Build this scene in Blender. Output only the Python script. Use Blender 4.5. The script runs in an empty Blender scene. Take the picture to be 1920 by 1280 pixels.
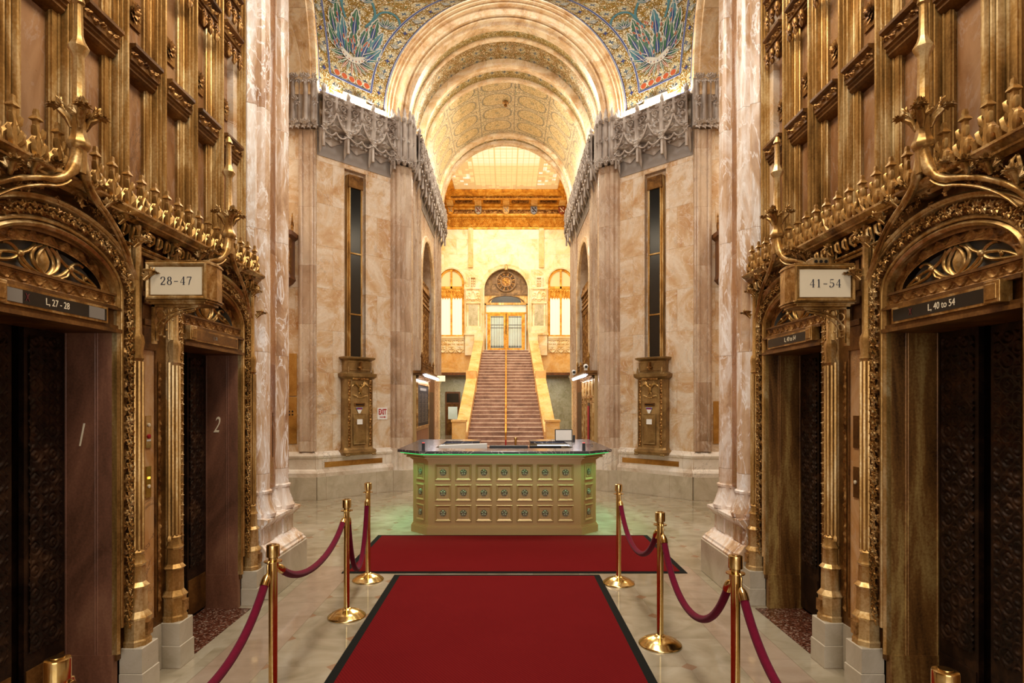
import bpy, math, random
import numpy as np
from mathutils import Matrix, Vector
from math import pi, sin, cos, radians as R
random.seed(7); np.random.seed(7)
SC = bpy.context.scene
COL = SC.collection

# ------------------------------------------------------------------ camera, world, light, exposure
F = 1109.0 / 1920.0
cam_d = bpy.data.cameras.new('camera'); cam_d.sensor_width = 36.0; cam_d.lens = 36.0 * F
cam_d.shift_x = 10.0 / 1920; cam_d.shift_y = 115.0 / 1920
cam_d.clip_start = 0.05; cam_d.clip_end = 200
cam = bpy.data.objects.new('camera', cam_d); COL.objects.link(cam)
cam.location = (0.03, 0, 1.82); cam.rotation_euler = (pi / 2, 0, 0)
SC.camera = cam
SC.view_settings.view_transform = 'Standard'
try: SC.view_settings.look = 'None'
except Exception: pass
SC.view_settings.gamma = 1.0; SC.view_settings.use_curve_mapping = False
SC.view_settings.exposure = 0.0
w = bpy.data.worlds.new('world'); SC.world = w; w.use_nodes = True
w.node_tree.nodes['Background'].inputs[0].default_value = (1.0, 0.85, 0.65, 1)
w.node_tree.nodes['Background'].inputs[1].default_value = 0.05
SC.cycles.max_bounces = 7; SC.cycles.diffuse_bounces = 4; SC.cycles.glossy_bounces = 3
SC.cycles.transmission_bounces = 4; SC.cycles.sample_clamp_indirect = 4.0
SC.cycles.caustics_reflective = False; SC.cycles.caustics_refractive = False

def area(name, loc, rot, sx, sy, power, col=(1, .85, .65), spread=None):
    l = bpy.data.lights.new(name, 'AREA'); l.shape = 'RECTANGLE'; l.size = sx; l.size_y = sy
    l.energy = power; l.color = col
    if spread: l.spread = spread
    o = bpy.data.objects.new(name, l); COL.objects.link(o); o.location = loc; o.rotation_euler = rot
    return o
def point(name, loc, power, col=(1, .8, .55), r=.05):
    l = bpy.data.lights.new(name, 'POINT'); l.energy = power; l.color = col; l.shadow_soft_size = r
    o = bpy.data.objects.new(name, l); COL.objects.link(o); o.location = loc
    return o
NEUT = (1, .95, .88)
# elevator hall: lamps under its ceiling and daylight through the street entrance behind the camera
area('hall_lamp', (0, 3.0, 7.0), (0, 0, 0), 1.2, 5.0, 340, (1, .90, .76))
area('entrance_daylight', (0, -3.6, 2.6), (R(84), 0, 0), 4.0, 4.2, 230, (1, .96, .92))
# crossing
area('dome_lamp', (0, 9.2, 11.6), (0, 0, 0), 1.6, 1.6, 330, NEUT)
for s in (-1, 1):
    area('transept_lamp', (s * 5.6, 9.2, 7.4), (0, 0, 0), 1.5, 1.5, 110, (1, .82, .58))
    # cove lamps lying behind the carved friezes
    area('cove_lamp', (s * 2.90, 11.67, 7.66), (pi, 0, -s * R(45)), 1.4, .06, 55, (1, .90, .72))
    area('vault_cove_lamp', (s * 1.94, 15.3, 7.68), (pi, 0, 0), .06, 5.2, 80, (1, .90, .72))
    area('hall_mouth_light', (s * 1.3, 6.9, 6.6), (R(62), 0, 0), .8, .4, 55, (1, .90, .76))  # unseen free-hanging light at the hall mouth, tilted into the crossing
area('nave_fill', (0, 15.2, 9.4), (0, 0, 0), .9, 4.5, 260, (1, .92, .78))  # added fill under the vault crown to brighten the nave
area('skylight_fill', (0, 24.5, 12.2), (0, 0, 0), 5.0, 8.5, 960, (1, .90, .74))  # area light added below the skylight to light the stair hall
area('stair_fill', (0, 18.9, 10.2), (R(55), 0, 0), 4.0, .6, 150, (1, .86, .62))  # added fill aimed at the stair front, no fitting there

for s in (-1, 1): area('recess_fill', (s * 2.6, 32.2, 3.2), (0, 0, 0), 1.2, .6, 28, (1, .95, .82))  # unseen lights added to brighten the recess under the gallery

# ------------------------------------------------------------------ shader expressions
class S:
    def __init__(s, nt, k): s.nt = nt; s.k = k
    def _m(s, op, o=None, p=None, clamp=False):
        n = s.nt.nodes.new('ShaderNodeMath'); n.operation = op; n.use_clamp = clamp
        for i, v in enumerate([s, o, p]):
            if v is None: continue
            if isinstance(v, S): s.nt.links.new(v.k, n.inputs[i])
            else: n.inputs[i].default_value = v
        return S(s.nt, n.outputs[0])
    def __add__(a, b): return a._m('ADD', b)
    def __radd__(a, b): return a._m('ADD', b)
    def __sub__(a, b): return a._m('SUBTRACT', b)
    def __rsub__(a, b): return (a * -1.0) + b
    def __mul__(a, b): return a._m('MULTIPLY', b)
    def __rmul__(a, b): return a._m('MULTIPLY', b)
    def __truediv__(a, b): return a._m('DIVIDE', b)
    def sin(a): return a._m('SINE')
    def abs(a): return a._m('ABSOLUTE')
    def floor(a): return a._m('FLOOR')
    def fr(a): return a._m('FRACT')
    def mn(a, b): return a._m('MINIMUM', b)
    def mx(a, b): return a._m('MAXIMUM', b)
    def lt(a, b): return a._m('LESS_THAN', b)
    def gt(a, b): return a._m('GREATER_THAN', b)
    def pw(a, b): return a._m('POWER', b)
    def sq(a): return a._m('SQRT')
    def tri(a, p): return a._m('PINGPONG', p)
    def sm(a, e0, e1):
        n = a.nt.nodes.new('ShaderNodeMapRange'); n.interpolation_type = 'SMOOTHSTEP'
        a.nt.links.new(a.k, n.inputs[0]); n.inputs[1].default_value = e0; n.inputs[2].default_value = e1
        return S(a.nt, n.outputs[0])
def hexc(h):
    h = h.lstrip('#'); v = [int(h[i:i + 2], 16) / 255 for i in (0, 2, 4)]
    return tuple((x / 12.92 if x <= .04045 else ((x + .055) / 1.055) ** 2.4) for x in v) + (1,)
class Mat:
    def __init__(s, name):
        s.m = bpy.data.materials.new(name); s.m.use_nodes = True; s.nt = s.m.node_tree
        s.b = s.nt.nodes['Principled BSDF']
        tc = s.nt.nodes.new('ShaderNodeTexCoord'); s.tc = tc
        s.obj = tc.outputs['Object']; s.uv = tc.outputs['UV']
        s.x, s.y, s.z = s.sep(s.obj); s.u, s.v, _ = s.sep(s.uv)
    def sep(s, vec):
        n = s.nt.nodes.new('ShaderNodeSeparateXYZ'); s.nt.links.new(vec, n.inputs[0])
        return [S(s.nt, n.outputs[i]) for i in range(3)]
    def comb(s, x, y, z=0.0):
        n = s.nt.nodes.new('ShaderNodeCombineXYZ')
        for i, v in enumerate((x, y, z)): s._in(n.inputs[i], v)
        return n.outputs[0]
    def _in(s, inp, v):
        if isinstance(v, S): s.nt.links.new(v.k, inp)
        elif isinstance(v, bpy.types.NodeSocket): s.nt.links.new(v, inp)
        elif v is not None: inp.default_value = v
    def noise(s, vec=None, scale=5.0, det=4.0, dist=0.0, rough=.5, col=False):
        n = s.nt.nodes.new('ShaderNodeTexNoise')
        s.nt.links.new(vec if vec is not None else s.obj, n.inputs['Vector'])
        n.inputs['Scale'].default_value = scale; n.inputs['Detail'].default_value = det
        n.inputs['Distortion'].default_value = dist; n.inputs['Roughness'].default_value = rough
        return n.outputs['Color'] if col else S(s.nt, n.outputs['Fac'])
    def vor(s, vec=None, scale=5.0, feat='F1', rnd=1.0):
        n = s.nt.nodes.new('ShaderNodeTexVoronoi'); n.feature = feat
        s.nt.links.new(vec if vec is not None else s.obj, n.inputs['Vector'])
        n.inputs['Scale'].default_value = scale; n.inputs['Randomness'].default_value = rnd
        return S(s.nt, n.outputs['Distance']), n.outputs['Color'] if feat == 'F1' else None
    def white(s, vec):
        n = s.nt.nodes.new('ShaderNodeTexWhiteNoise'); s.nt.links.new(vec, n.inputs['Vector'])
        return S(s.nt, n.outputs['Value']), n.outputs['Color']
    def vadd(s, a, b, k=1.0):
        n = s.nt.nodes.new('ShaderNodeVectorMath'); n.operation = 'MULTIPLY_ADD'
        s.nt.links.new(b, n.inputs[0]); n.inputs[1].default_value = (k, k, k); s.nt.links.new(a, n.inputs[2])
        return n.outputs[0]
    def mix(s, f, a, b):
        n = s.nt.nodes.new('ShaderNodeMix'); n.data_type = 'RGBA'
        s._in(n.inputs[0], f)
        for i, v in ((6, a), (7, b)): s._in(n.inputs[i], v)
        return n.outputs[2]
    def ramp(s, f, pts):
        n = s.nt.nodes.new('ShaderNodeValToRGB'); s.nt.links.new(f.k, n.inputs[0])
        e = n.color_ramp.elements
        while len(e) < len(pts): e.new(.5)
        for q, (p, c) in zip(e, pts): q.position = p; q.color = c
        return n.outputs[0]
    def out(s, col=None, rough=None, metal=None, bump=None, bs=.3, bd=.01, emit=None, es=None, spec=None, trans=None, coat=None, sheen=None):
        I = s.b.inputs
        s._in(I['Base Color'], col); s._in(I['Roughness'], rough); s._in(I['Metallic'], metal)
        s._in(I['Specular IOR Level'], spec); s._in(I['Transmission Weight'], trans); s._in(I['Coat Weight'], coat)
        if sheen is not None: I['Sheen Weight'].default_value = sheen
        if emit is not None:
            s._in(I['Emission Color'], emit); I['Emission Strength'].default_value = es or 1
        if bump is not None:
            n = s.nt.nodes.new('ShaderNodeBump'); n.inputs['Strength'].default_value = bs
            n.inputs['Distance'].default_value = bd; s.nt.links.new(bump.k, n.inputs['Height'])
            s.nt.links.new(n.outputs[0], I['Normal'])
        return s.m

def marble(name, lo, mid, hi, vein='#e8e0d8', bw=.9, bh=.75, rough=.28, scale=1.2, stretch=1.0, veinw=.02, vk=.6, grey='#6d6a70', gk=.35, joint=.5):
    m = Mat(name)
    uu = m.x + m.y
    row = (m.z / bh).floor(); off = (row * .5).fr()
    col = (uu / bw + off).floor()
    _, hc = m.white(m.comb(col, row, 0.0))
    p = m.vadd(m.comb(m.x, m.y, m.z * stretch), hc, 17.0)
    n = m.noise(p, scale, 9, 1.6, .62)
    c = m.ramp(n, [(.30, hexc(lo)), (.46, hexc(mid)), (.60, hexc(hi)), (.75, hexc(mid))])
    n2 = m.noise(p, scale * 1.5, 6, 2.2, .6)
    v = 1.0 - (n2 - .5).abs().sm(0.0, veinw)
    c = m.mix(v * vk, c, hexc(vein))
    n3 = m.noise(p, scale * .9, 10, 3.4, .7)
    v3 = (1.0 - (n3 - .52).abs().sm(0.0, .012)) * m.noise(p, 1.1, 2).sm(.5, .62)
    c = m.mix(v3 * gk, c, hexc(grey))
    hv, _ = m.white(m.comb(col, row, 3.0))
    c = m.mix(hv * .28, c, hexc(mid))
    fu = (uu / bw + off).fr(); fz = (m.z / bh).fr()
    d = (fu.mn(1.0 - fu) * bw).mn(fz.mn(1.0 - fz) * bh)
    j = 1.0 - d.sm(.001, .006)
    c = m.mix(j * joint, c, hexc('#8a6a4c'))
    return m.out(c, m.noise(None, 9, 3) * .15 + (rough - .07), 0.0, d.sm(0.0, .006), .25, .004)
def bronze(name, lo, mid, hi, rough=.34, metal=.8, scale=5.0, vert=1.0, bs=.25, streak=0.0):
    m = Mat(name)
    p = m.comb(m.x, m.y, m.z * vert)
    n = m.noise(p, scale, 7, .6, .65); f = m.noise(None, 70, 3)
    c = m.ramp(n + (f - .5) * .22, [(.30, hexc(lo)), (.50, hexc(mid)), (.68, hexc(hi))])
    return m.out(c, n * .3 + (rough - .1), metal, n + f * .35, bs, .004)
def plain(name, col, rough=.5, metal=0.0, es=None, emit=None, spec=None, bumps=0, coat=None):
    m = Mat(name); n = m.noise(None, 30, 3)
    c = m.mix(n * .3, hexc(col), tuple(x * .8 for x in hexc(col)[:3]) + (1,))
    return m.out(c, rough, metal, (m.noise(None, 150, 2) if bumps else None), bumps, .002, emit=hexc(emit) if emit else None, es=es, spec=spec, coat=coat)

M = {}
M['gold'] = bronze('gilt_bronze', '#4c2f12', '#a0763a', '#dcc08a', .33, .72, 6)
M['goldv'] = bronze('gilt_bronze_worn', '#6a4a20', '#b38a4c', '#e4cc98', .30, .70, 5, .25)
M['carve'] = bronze('carved_bronze', '#402410', '#8c602c', '#cfa464', .36, .68, 9)
M['brown'] = bronze('brown_bronze', '#3a220d', '#704a1e', '#976c36', .42, .60, 4)
M['dark'] = bronze('dark_bronze', '#140d07', '#2a1a0f', '#48301c', .42, .5, 7)
M['plum'] = bronze('plum_brown_metal', '#553522', '#7b4f38', '#936648', .45, .2, 3, .4, .06)
M['patina'] = bronze('streaked_brass', '#3a2210', '#855a2a', '#c2a05c', .38, .45, 5.5, .16)
M['dust'] = plain('grey_dust_bronze', '#7d7468', .7)
M['brass'] = bronze('polished_brass', '#c09a52', '#dcbb78', '#efdcb0', .13, 1.0, 2, 1, .0)
M['mail'] = bronze('mailbox_bronze', '#5e4626', '#8c6e42', '#ab8d5c', .36, .55, 3)
M['strip'] = bronze('brass_plate', '#8c5f24', '#b4813a', '#cf9f55', .35, .5, 2)
M['marb'] = marble('orange_cream_marble', '#ac7742', '#c7a680', '#dacbb8', bw=.66, bh=.8, vein='#ece4dc', scale=1.1, vk=.45, veinw=.02, joint=.4, gk=.6)
M['marbc'] = marble('white_veined_column_marble', '#85542e', '#c6a482', '#eee6de', vein='#fbf8f6', bw=3, bh=1.15, scale=2.2, stretch=.3, vk=.8, veinw=.03)
M['marbr'] = marble('rust_brown_marble', '#866a50', '#b0937a', '#ccb8a2', bw=3, bh=1.1, scale=1.0, stretch=.35, vk=.3, veinw=.02)
M['marbp'] = marble('dusky_panel_marble', '#603a1e', '#8a5e38', '#ab8058', bw=9, bh=9, scale=2.0, stretch=.4, vk=.12, grey='#3a2c28', gk=.8)
M['marbq'] = marble('orange_dark_veined_marble', '#a86f3c', '#cb985f', '#dcb384', bw=9, bh=9, scale=2.4, stretch=.5, vk=.15, grey='#2c2830', gk=1.0, rough=.22)
M['rust'] = marble('rust_recess_marble', '#6e4326', '#94623a', '#ae7f56', bw=3, bh=1.1, scale=1.3, stretch=.4, vk=.2)
M['marbw'] = marble('pale_base_marble', '#b49c84', '#d3c5b4', '#e2dad0', bw=1.4, bh=9, vk=.4, gk=.9, veinw=.012, grey='#6a6254')
M['marby'] = marble('yellow_hall_marble', '#cfa255', '#ecd5a4', '#f6ebd0', bw=1.3, bh=.8, scale=.9, vk=.6, veinw=.03)
M['marbb'] = marble('amber_marble', '#c58838', '#dfae62', '#eecb8c', bw=9, bh=9, scale=1.0, vk=.3)
M['marbg'] = marble('grey_green_marble', '#8f8a6a', '#b3ad8c', '#c9c5aa', bw=.9, bh=.8)
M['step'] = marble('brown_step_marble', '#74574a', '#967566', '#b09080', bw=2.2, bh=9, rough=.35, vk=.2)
M['steplit'] = marble('step_marble_lit', '#a08474', '#bfa594', '#d2bfb0', bw=2.2, bh=9, rough=.25, vk=.2)  # lighter copy of the step marble; overhead light on treads put into colour
M['plinth'] = marble('cream_plinth_stone', '#a3967f', '#b4a892', '#c2b7a3', bw=1.1, bh=9, scale=2, vk=.1, gk=.1, rough=.3, joint=.6)
M['frieze'] = plain('carved_grey_stone', '#b6a190', .65, bumps=.3)
M['frieze'] = (lambda m: m.out(m.ramp(m.noise(None, 3, 5), [(.3, hexc('#847468')), (.5, hexc('#a89a8e')), (.7, hexc('#c6bbb0'))]), .6, 0.0, m.noise(None, 60, 3), .3, .004))(Mat('carved_grey_stone'))
M['slate'] = plain('flat_grey_stone', '#8a8078', .6)
M['archm'] = marble('amber_arch_marble', '#ae8250', '#d4b082', '#ecd8b6', bw=.9, bh=9, scale=1.6, vk=.45)
M['black'] = plain('black_plastic', '#0c0c0e', .35)
M['blackgl'] = plain('dark_glass', '#070809', .22, spec=.6)
M['white'] = plain('white_paper', '#e8e8e6', .6)
M['ivory'] = plain('ivory_sign_face', '#e6d5b4', .45)
M['ink'] = plain('dark_blue_ink', '#2a2c38', .5)
M['red'] = plain('red_print', '#a81420', .5)
M['dred'] = plain('dim_red_mark', '#5a1612', .5)
M['blue'] = plain('blue_print', '#2d4f9a', .5)
M['velvet'] = (lambda m: m.out(m.mix(m.noise(None, 40, 3) * .6, hexc('#5c0a20'), hexc('#7c1232')), .9, 0.0, m.noise(None, 260, 2), .4, .003, sheen=.06, spec=.1))(Mat('crimson_velvet'))
M['lamp'] = plain('lit_lamp', '#ffffff', .5, emit='#fff4e6', es=14)
M['lampw'] = plain('lit_fluorescent', '#ffffff', .5, emit='#f6f3ff', es=9)
M['cove'] = plain('lit_cove', '#ffffff', .5, emit='#fff0cc', es=5)
M['task'] = plain('lit_task_lamp', '#ffffff', .5, emit='#eaf2ff', es=8)
M['amber'] = plain('lit_amber', '#ffcc66', .5, emit='#ffb030', es=3)
M['redled'] = plain('lit_red', '#ff2020', .5, emit='#ff1810', es=1.5)
M['backlit'] = (lambda m: m.out(hexc('#e8dcc0'), .4, emit=m.mix(((m.x * 40.0).sin() * .5 + .5) * .25, hexc('#fff2d8'), hexc('#e2cfa8')), es=.6))(Mat('backlit_curtained_glass'))
M['doorglass'] = (lambda m: m.out(hexc('#cfd8c8'), .3, emit=m.mix(m.noise(None, 1.4, 2).sm(.35, .65), hexc('#b9c2ae'), hexc('#e8eee0')), es=.33))(Mat('backlit_door_glass'))
M['winglow'] = plain('glowing_pane_and_bar', '#cbb789', .15, emit='#e6c98c', es=.45)
M['dosk'] = (lambda m: m.out(m.mix(m.noise(None, 14, 4) * .3, hexc('#b29360'), hexc('#9c7e50')), .36, .25, m.noise(None, 60, 2), .05, .002))(Mat('painted_gold_metal'))
M['desktop'] = (lambda m: m.out(m.mix((1.0 - (m.noise(None, 2.2, 8, 3.0) - .5).abs().sm(0.0, .012)), hexc('#3a363f'), hexc('#b8b0ac')), .18, 0.0))(Mat('black_veined_marble'))
M['pewter'] = bronze('pewter_green_metal', '#5c5c48', '#8a8a72', '#b4b49c', .35, .6, 8)
M['board'] = plain('dark_listing_board', '#15171c', .55, spec=.15)
M['creamlit'] = plain('lit_cream_box', '#fff0d0', .5, emit='#ffe6b4', es=.9)
M['wood'] = bronze('brown_wood', '#43240f', '#6e4220', '#8b5a30', .45, .1, 3, .3)
M['gcoff'] = bronze('gilt_ceiling', '#9a5c14', '#dc9c34', '#f4cc6c', .42, .5, 4)
M['bronzeclk'] = bronze('clock_bronze', '#4c3c2c', '#7d6448', '#a68860', .42, .5, 4)
# floor: cream tiles with brown diamonds, pinkish border band
def mk_floor():
    m = Mat('cream_marble_floor'); p = .49
    ax = m.x.abs()
    fx = ((m.x + 1.65) / p).fr() - .5; fy = ((m.y - 4.08) / p + .5).fr() - .5
    gx = .5 - fx.abs(); gy = fy.abs()
    dia = (gx + gy).lt(.115)
    line = gx.mn((.5 - fy.abs()).mn(fy.abs())).lt(.006)
    band = ax.gt(1.645) * ax.lt(2.05) * m.y.lt(6.6)
    edge = (ax.gt(2.05) * m.y.lt(6.6))
    _, hc = m.white(m.comb(((m.x + 1.65) / p).floor(), ((m.y - 4.08) / p).floor(), 0.0))
    n = m.noise(m.vadd(m.obj, hc, 9.0), 2.2, 7, 1.5)
    c = m.ramp(n, [(.3, hexc('#857961')), (.5, hexc('#998d76')), (.7, hexc('#a79d88'))])
    c = m.mix(line * .35 * (1.0 - band) * (1.0 - edge), c, hexc('#84745e'))
    c = m.mix(dia * (1.0 - band) * (1.0 - edge) * .85, c, hexc('#8f6a4e'))
    c = m.mix(band * .6, c, m.ramp(m.noise(None, 2.5, 6, 2.0), [(.3, hexc('#8f7462')), (.7, hexc('#ab9380'))]))
    jl = ((m.y / .6).fr().lt(.01)).mx((ax - 1.645).abs().lt(.004)).mx((ax - 2.05).abs().lt(.004)) * m.y.lt(6.6) * ax.gt(1.63)
    c = m.mix(jl * .5, c, hexc('#7a6a56'))
    return m.out(c, .09, 0.0, m.noise(None, 3, 2), .03, .01, spec=.55)
M['floor'] = mk_floor()
def mk_terrazzo():
    m = Mat('brown_terrazzo'); d, c0 = m.vor(None, 80)
    v, _ = m.white(m.vadd(c0, c0, 0.0))
    c = m.ramp(v, [(0, hexc('#2c140c')), (.45, hexc('#4d281a')), (.8, hexc('#6b4232')), (.97, hexc('#8c7868'))])
    return m.out(c, .2)
M['terrazzo'] = mk_terrazzo()
def mk_carpet():
    m = Mat('red_carpet'); w_ = ((m.x * 260.0 + m.y * 180.0).sin() * .5 + .5)
    n = m.noise(None, 2.0, 4)
    c = m.mix(w_ * .45 + n * .3, hexc('#5e1012'), hexc('#761a1b'))
    return m.out(c, .95, 0.0, w_ + m.noise(None, 300, 2), .5, .003, spec=.03)
M['carpet'] = mk_carpet()
M['rubber'] = plain('black_rubber', '#11120f', .8, bumps=.2, spec=.1)
# mosaics; UVs are in metres along the surface
def mk_mosaic(name, g0, g1, line, k=1.0, flowers=True, cell=.34, geo=None, rough=.38):
    m = Mat(name)
    d, c0 = m.vor(m.uv, 70); tv, _ = m.white(m.vadd(c0, c0, 0.0))
    c = m.mix(tv, hexc(g0), hexc(g1))
    c = m.mix(tv.gt(.90) * .8, c, hexc('#fff4d8'))  # sparkle of the tesserae painted in as pale specks
    n = m.noise(m.uv, 9.0, 1.5, 1.8)
    sc = (1.0 - ((n * 4.0).fr() - .5).abs().sm(.03, .10))
    c = m.mix(sc * .75 * k, c, hexc(line))
    n2 = m.noise(m.uv, 14, 1, 1.0)
    c = m.mix(n2.sm(.62, .66) * .7 * k, c, hexc('#4f6b52'))
    c = m.mix(n2.sm(.40, .35) * .5 * k, c, hexc('#7a5a22'))
    if flowers:
        fu = ((m.u / cell).fr() - .5) * cell; fv = ((m.v / cell).fr() - .5) * cell
        r = (fu * fu + fv * fv).sq()
        star = (r - .045 - (fu * fv).abs() * 14.0 + .0).lt(0.0)
        c = m.mix(r.lt(.10) * .35 * k, c, hexc('#d9d2b0'))
        c = m.mix(((fu.abs() * fv.abs()).sq() + r * .35).lt(.030), c, hexc('#2c3f66'))
        c = m.mix(((fu + fv).abs() * (fu - fv).abs()).sq().lt(.012) * r.lt(.075) * .9, c, hexc('#e2dfd0'))
        c = m.mix(r.lt(.014), c, hexc('#30503a'))
    if geo:
        a, b = geo
        fu = ((m.u / a).fr() - .5).abs() * a; fv = ((m.v / b).fr() - .5).abs() * b
        e = ((fu / (a * .40)).pw(2.6) + (fv / (b * .40)).pw(2.6))
        ln = (e - 1.0).abs().lt(.16)
        d2 = ((fu - a * .5).abs()).mn((fv - b * .5).abs())
        ln = ln.mx(d2.lt(.012))
        c = m.mix(ln * .75, c, hexc('#7f7b70'))
        r = (fu * fu + fv * fv).sq()
        c = m.mix(r.lt(.055) * .7, c, hexc('#8a9088'))
        c = m.mix(e.lt(.9) * .25, c, hexc('#d9b75e'))
    return m.out(c, tv * .25 + (rough - .12), .55, tv, 1.0, .012)
M['mosaic'] = mk_mosaic('gold_scroll_mosaic', '#74551c', '#a07e38', '#d2ccba', 1.0)
M['mosaicv'] = mk_mosaic('pale_vault_mosaic', '#ae9460', '#e8dcba', '#f6f2e4', .9, False, geo=(.95, .72))
M['mosaicb'] = mk_mosaic('green_band_mosaic', '#7d6c30', '#b08d3c', '#c9c8b0', .8, True, cell=.30)
M['mosaicr'] = mk_mosaic('gold_rib_mosaic', '#9a6b1c', '#c79a38', '#5e6d50', .6, False)
M['inblue'] = plain('blue_tesserae', '#1f2a5c', .35, bumps=.3)
M['ingreen'] = plain('green_tesserae', '#30523a', .35, bumps=.3)
M['inteal'] = plain('teal_tesserae', '#3a6268', .35, bumps=.3)
M['inwhite'] = plain('white_tesserae', '#aaa294', .35, bumps=.3)
M['inred'] = plain('rust_tesserae', '#8a3c18', .35, bumps=.3)
M['ingrey'] = plain('slate_tesserae', '#8f93a4', .35, bumps=.3)
def mk_sky():
    m = Mat('lit_leaded_skylight')
    ln = (m.x / .25).fr().lt(.12).mx((m.y / .30).fr().lt(.12))
    side = m.x.abs().gt(1.52)
    bl, _ = m.white(m.comb((m.x / .17).floor(), (m.y / .2).floor(), 0.0))
    c = m.mix(m.y.sm(26.2, 26.8), hexc('#f4ead0'), hexc('#d6bc84'))
    c = m.mix(bl * .25, c, hexc('#e9d8ae'))
    c = m.mix(side * bl.lt(.5), c, hexc('#a98c68'))
    c = m.mix(side * bl.gt(.86), c, hexc('#fffaf0'))
    c = m.mix(m.y.gt(29.0) * bl.gt(.45), c, hexc('#a98a68'))
    c = m.mix(ln * .6, c, hexc('#96763c'))
    return m.out(hexc('#d8c8a0'), .5, emit=c, es=.70)
M['sky'] = mk_sky()

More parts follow.
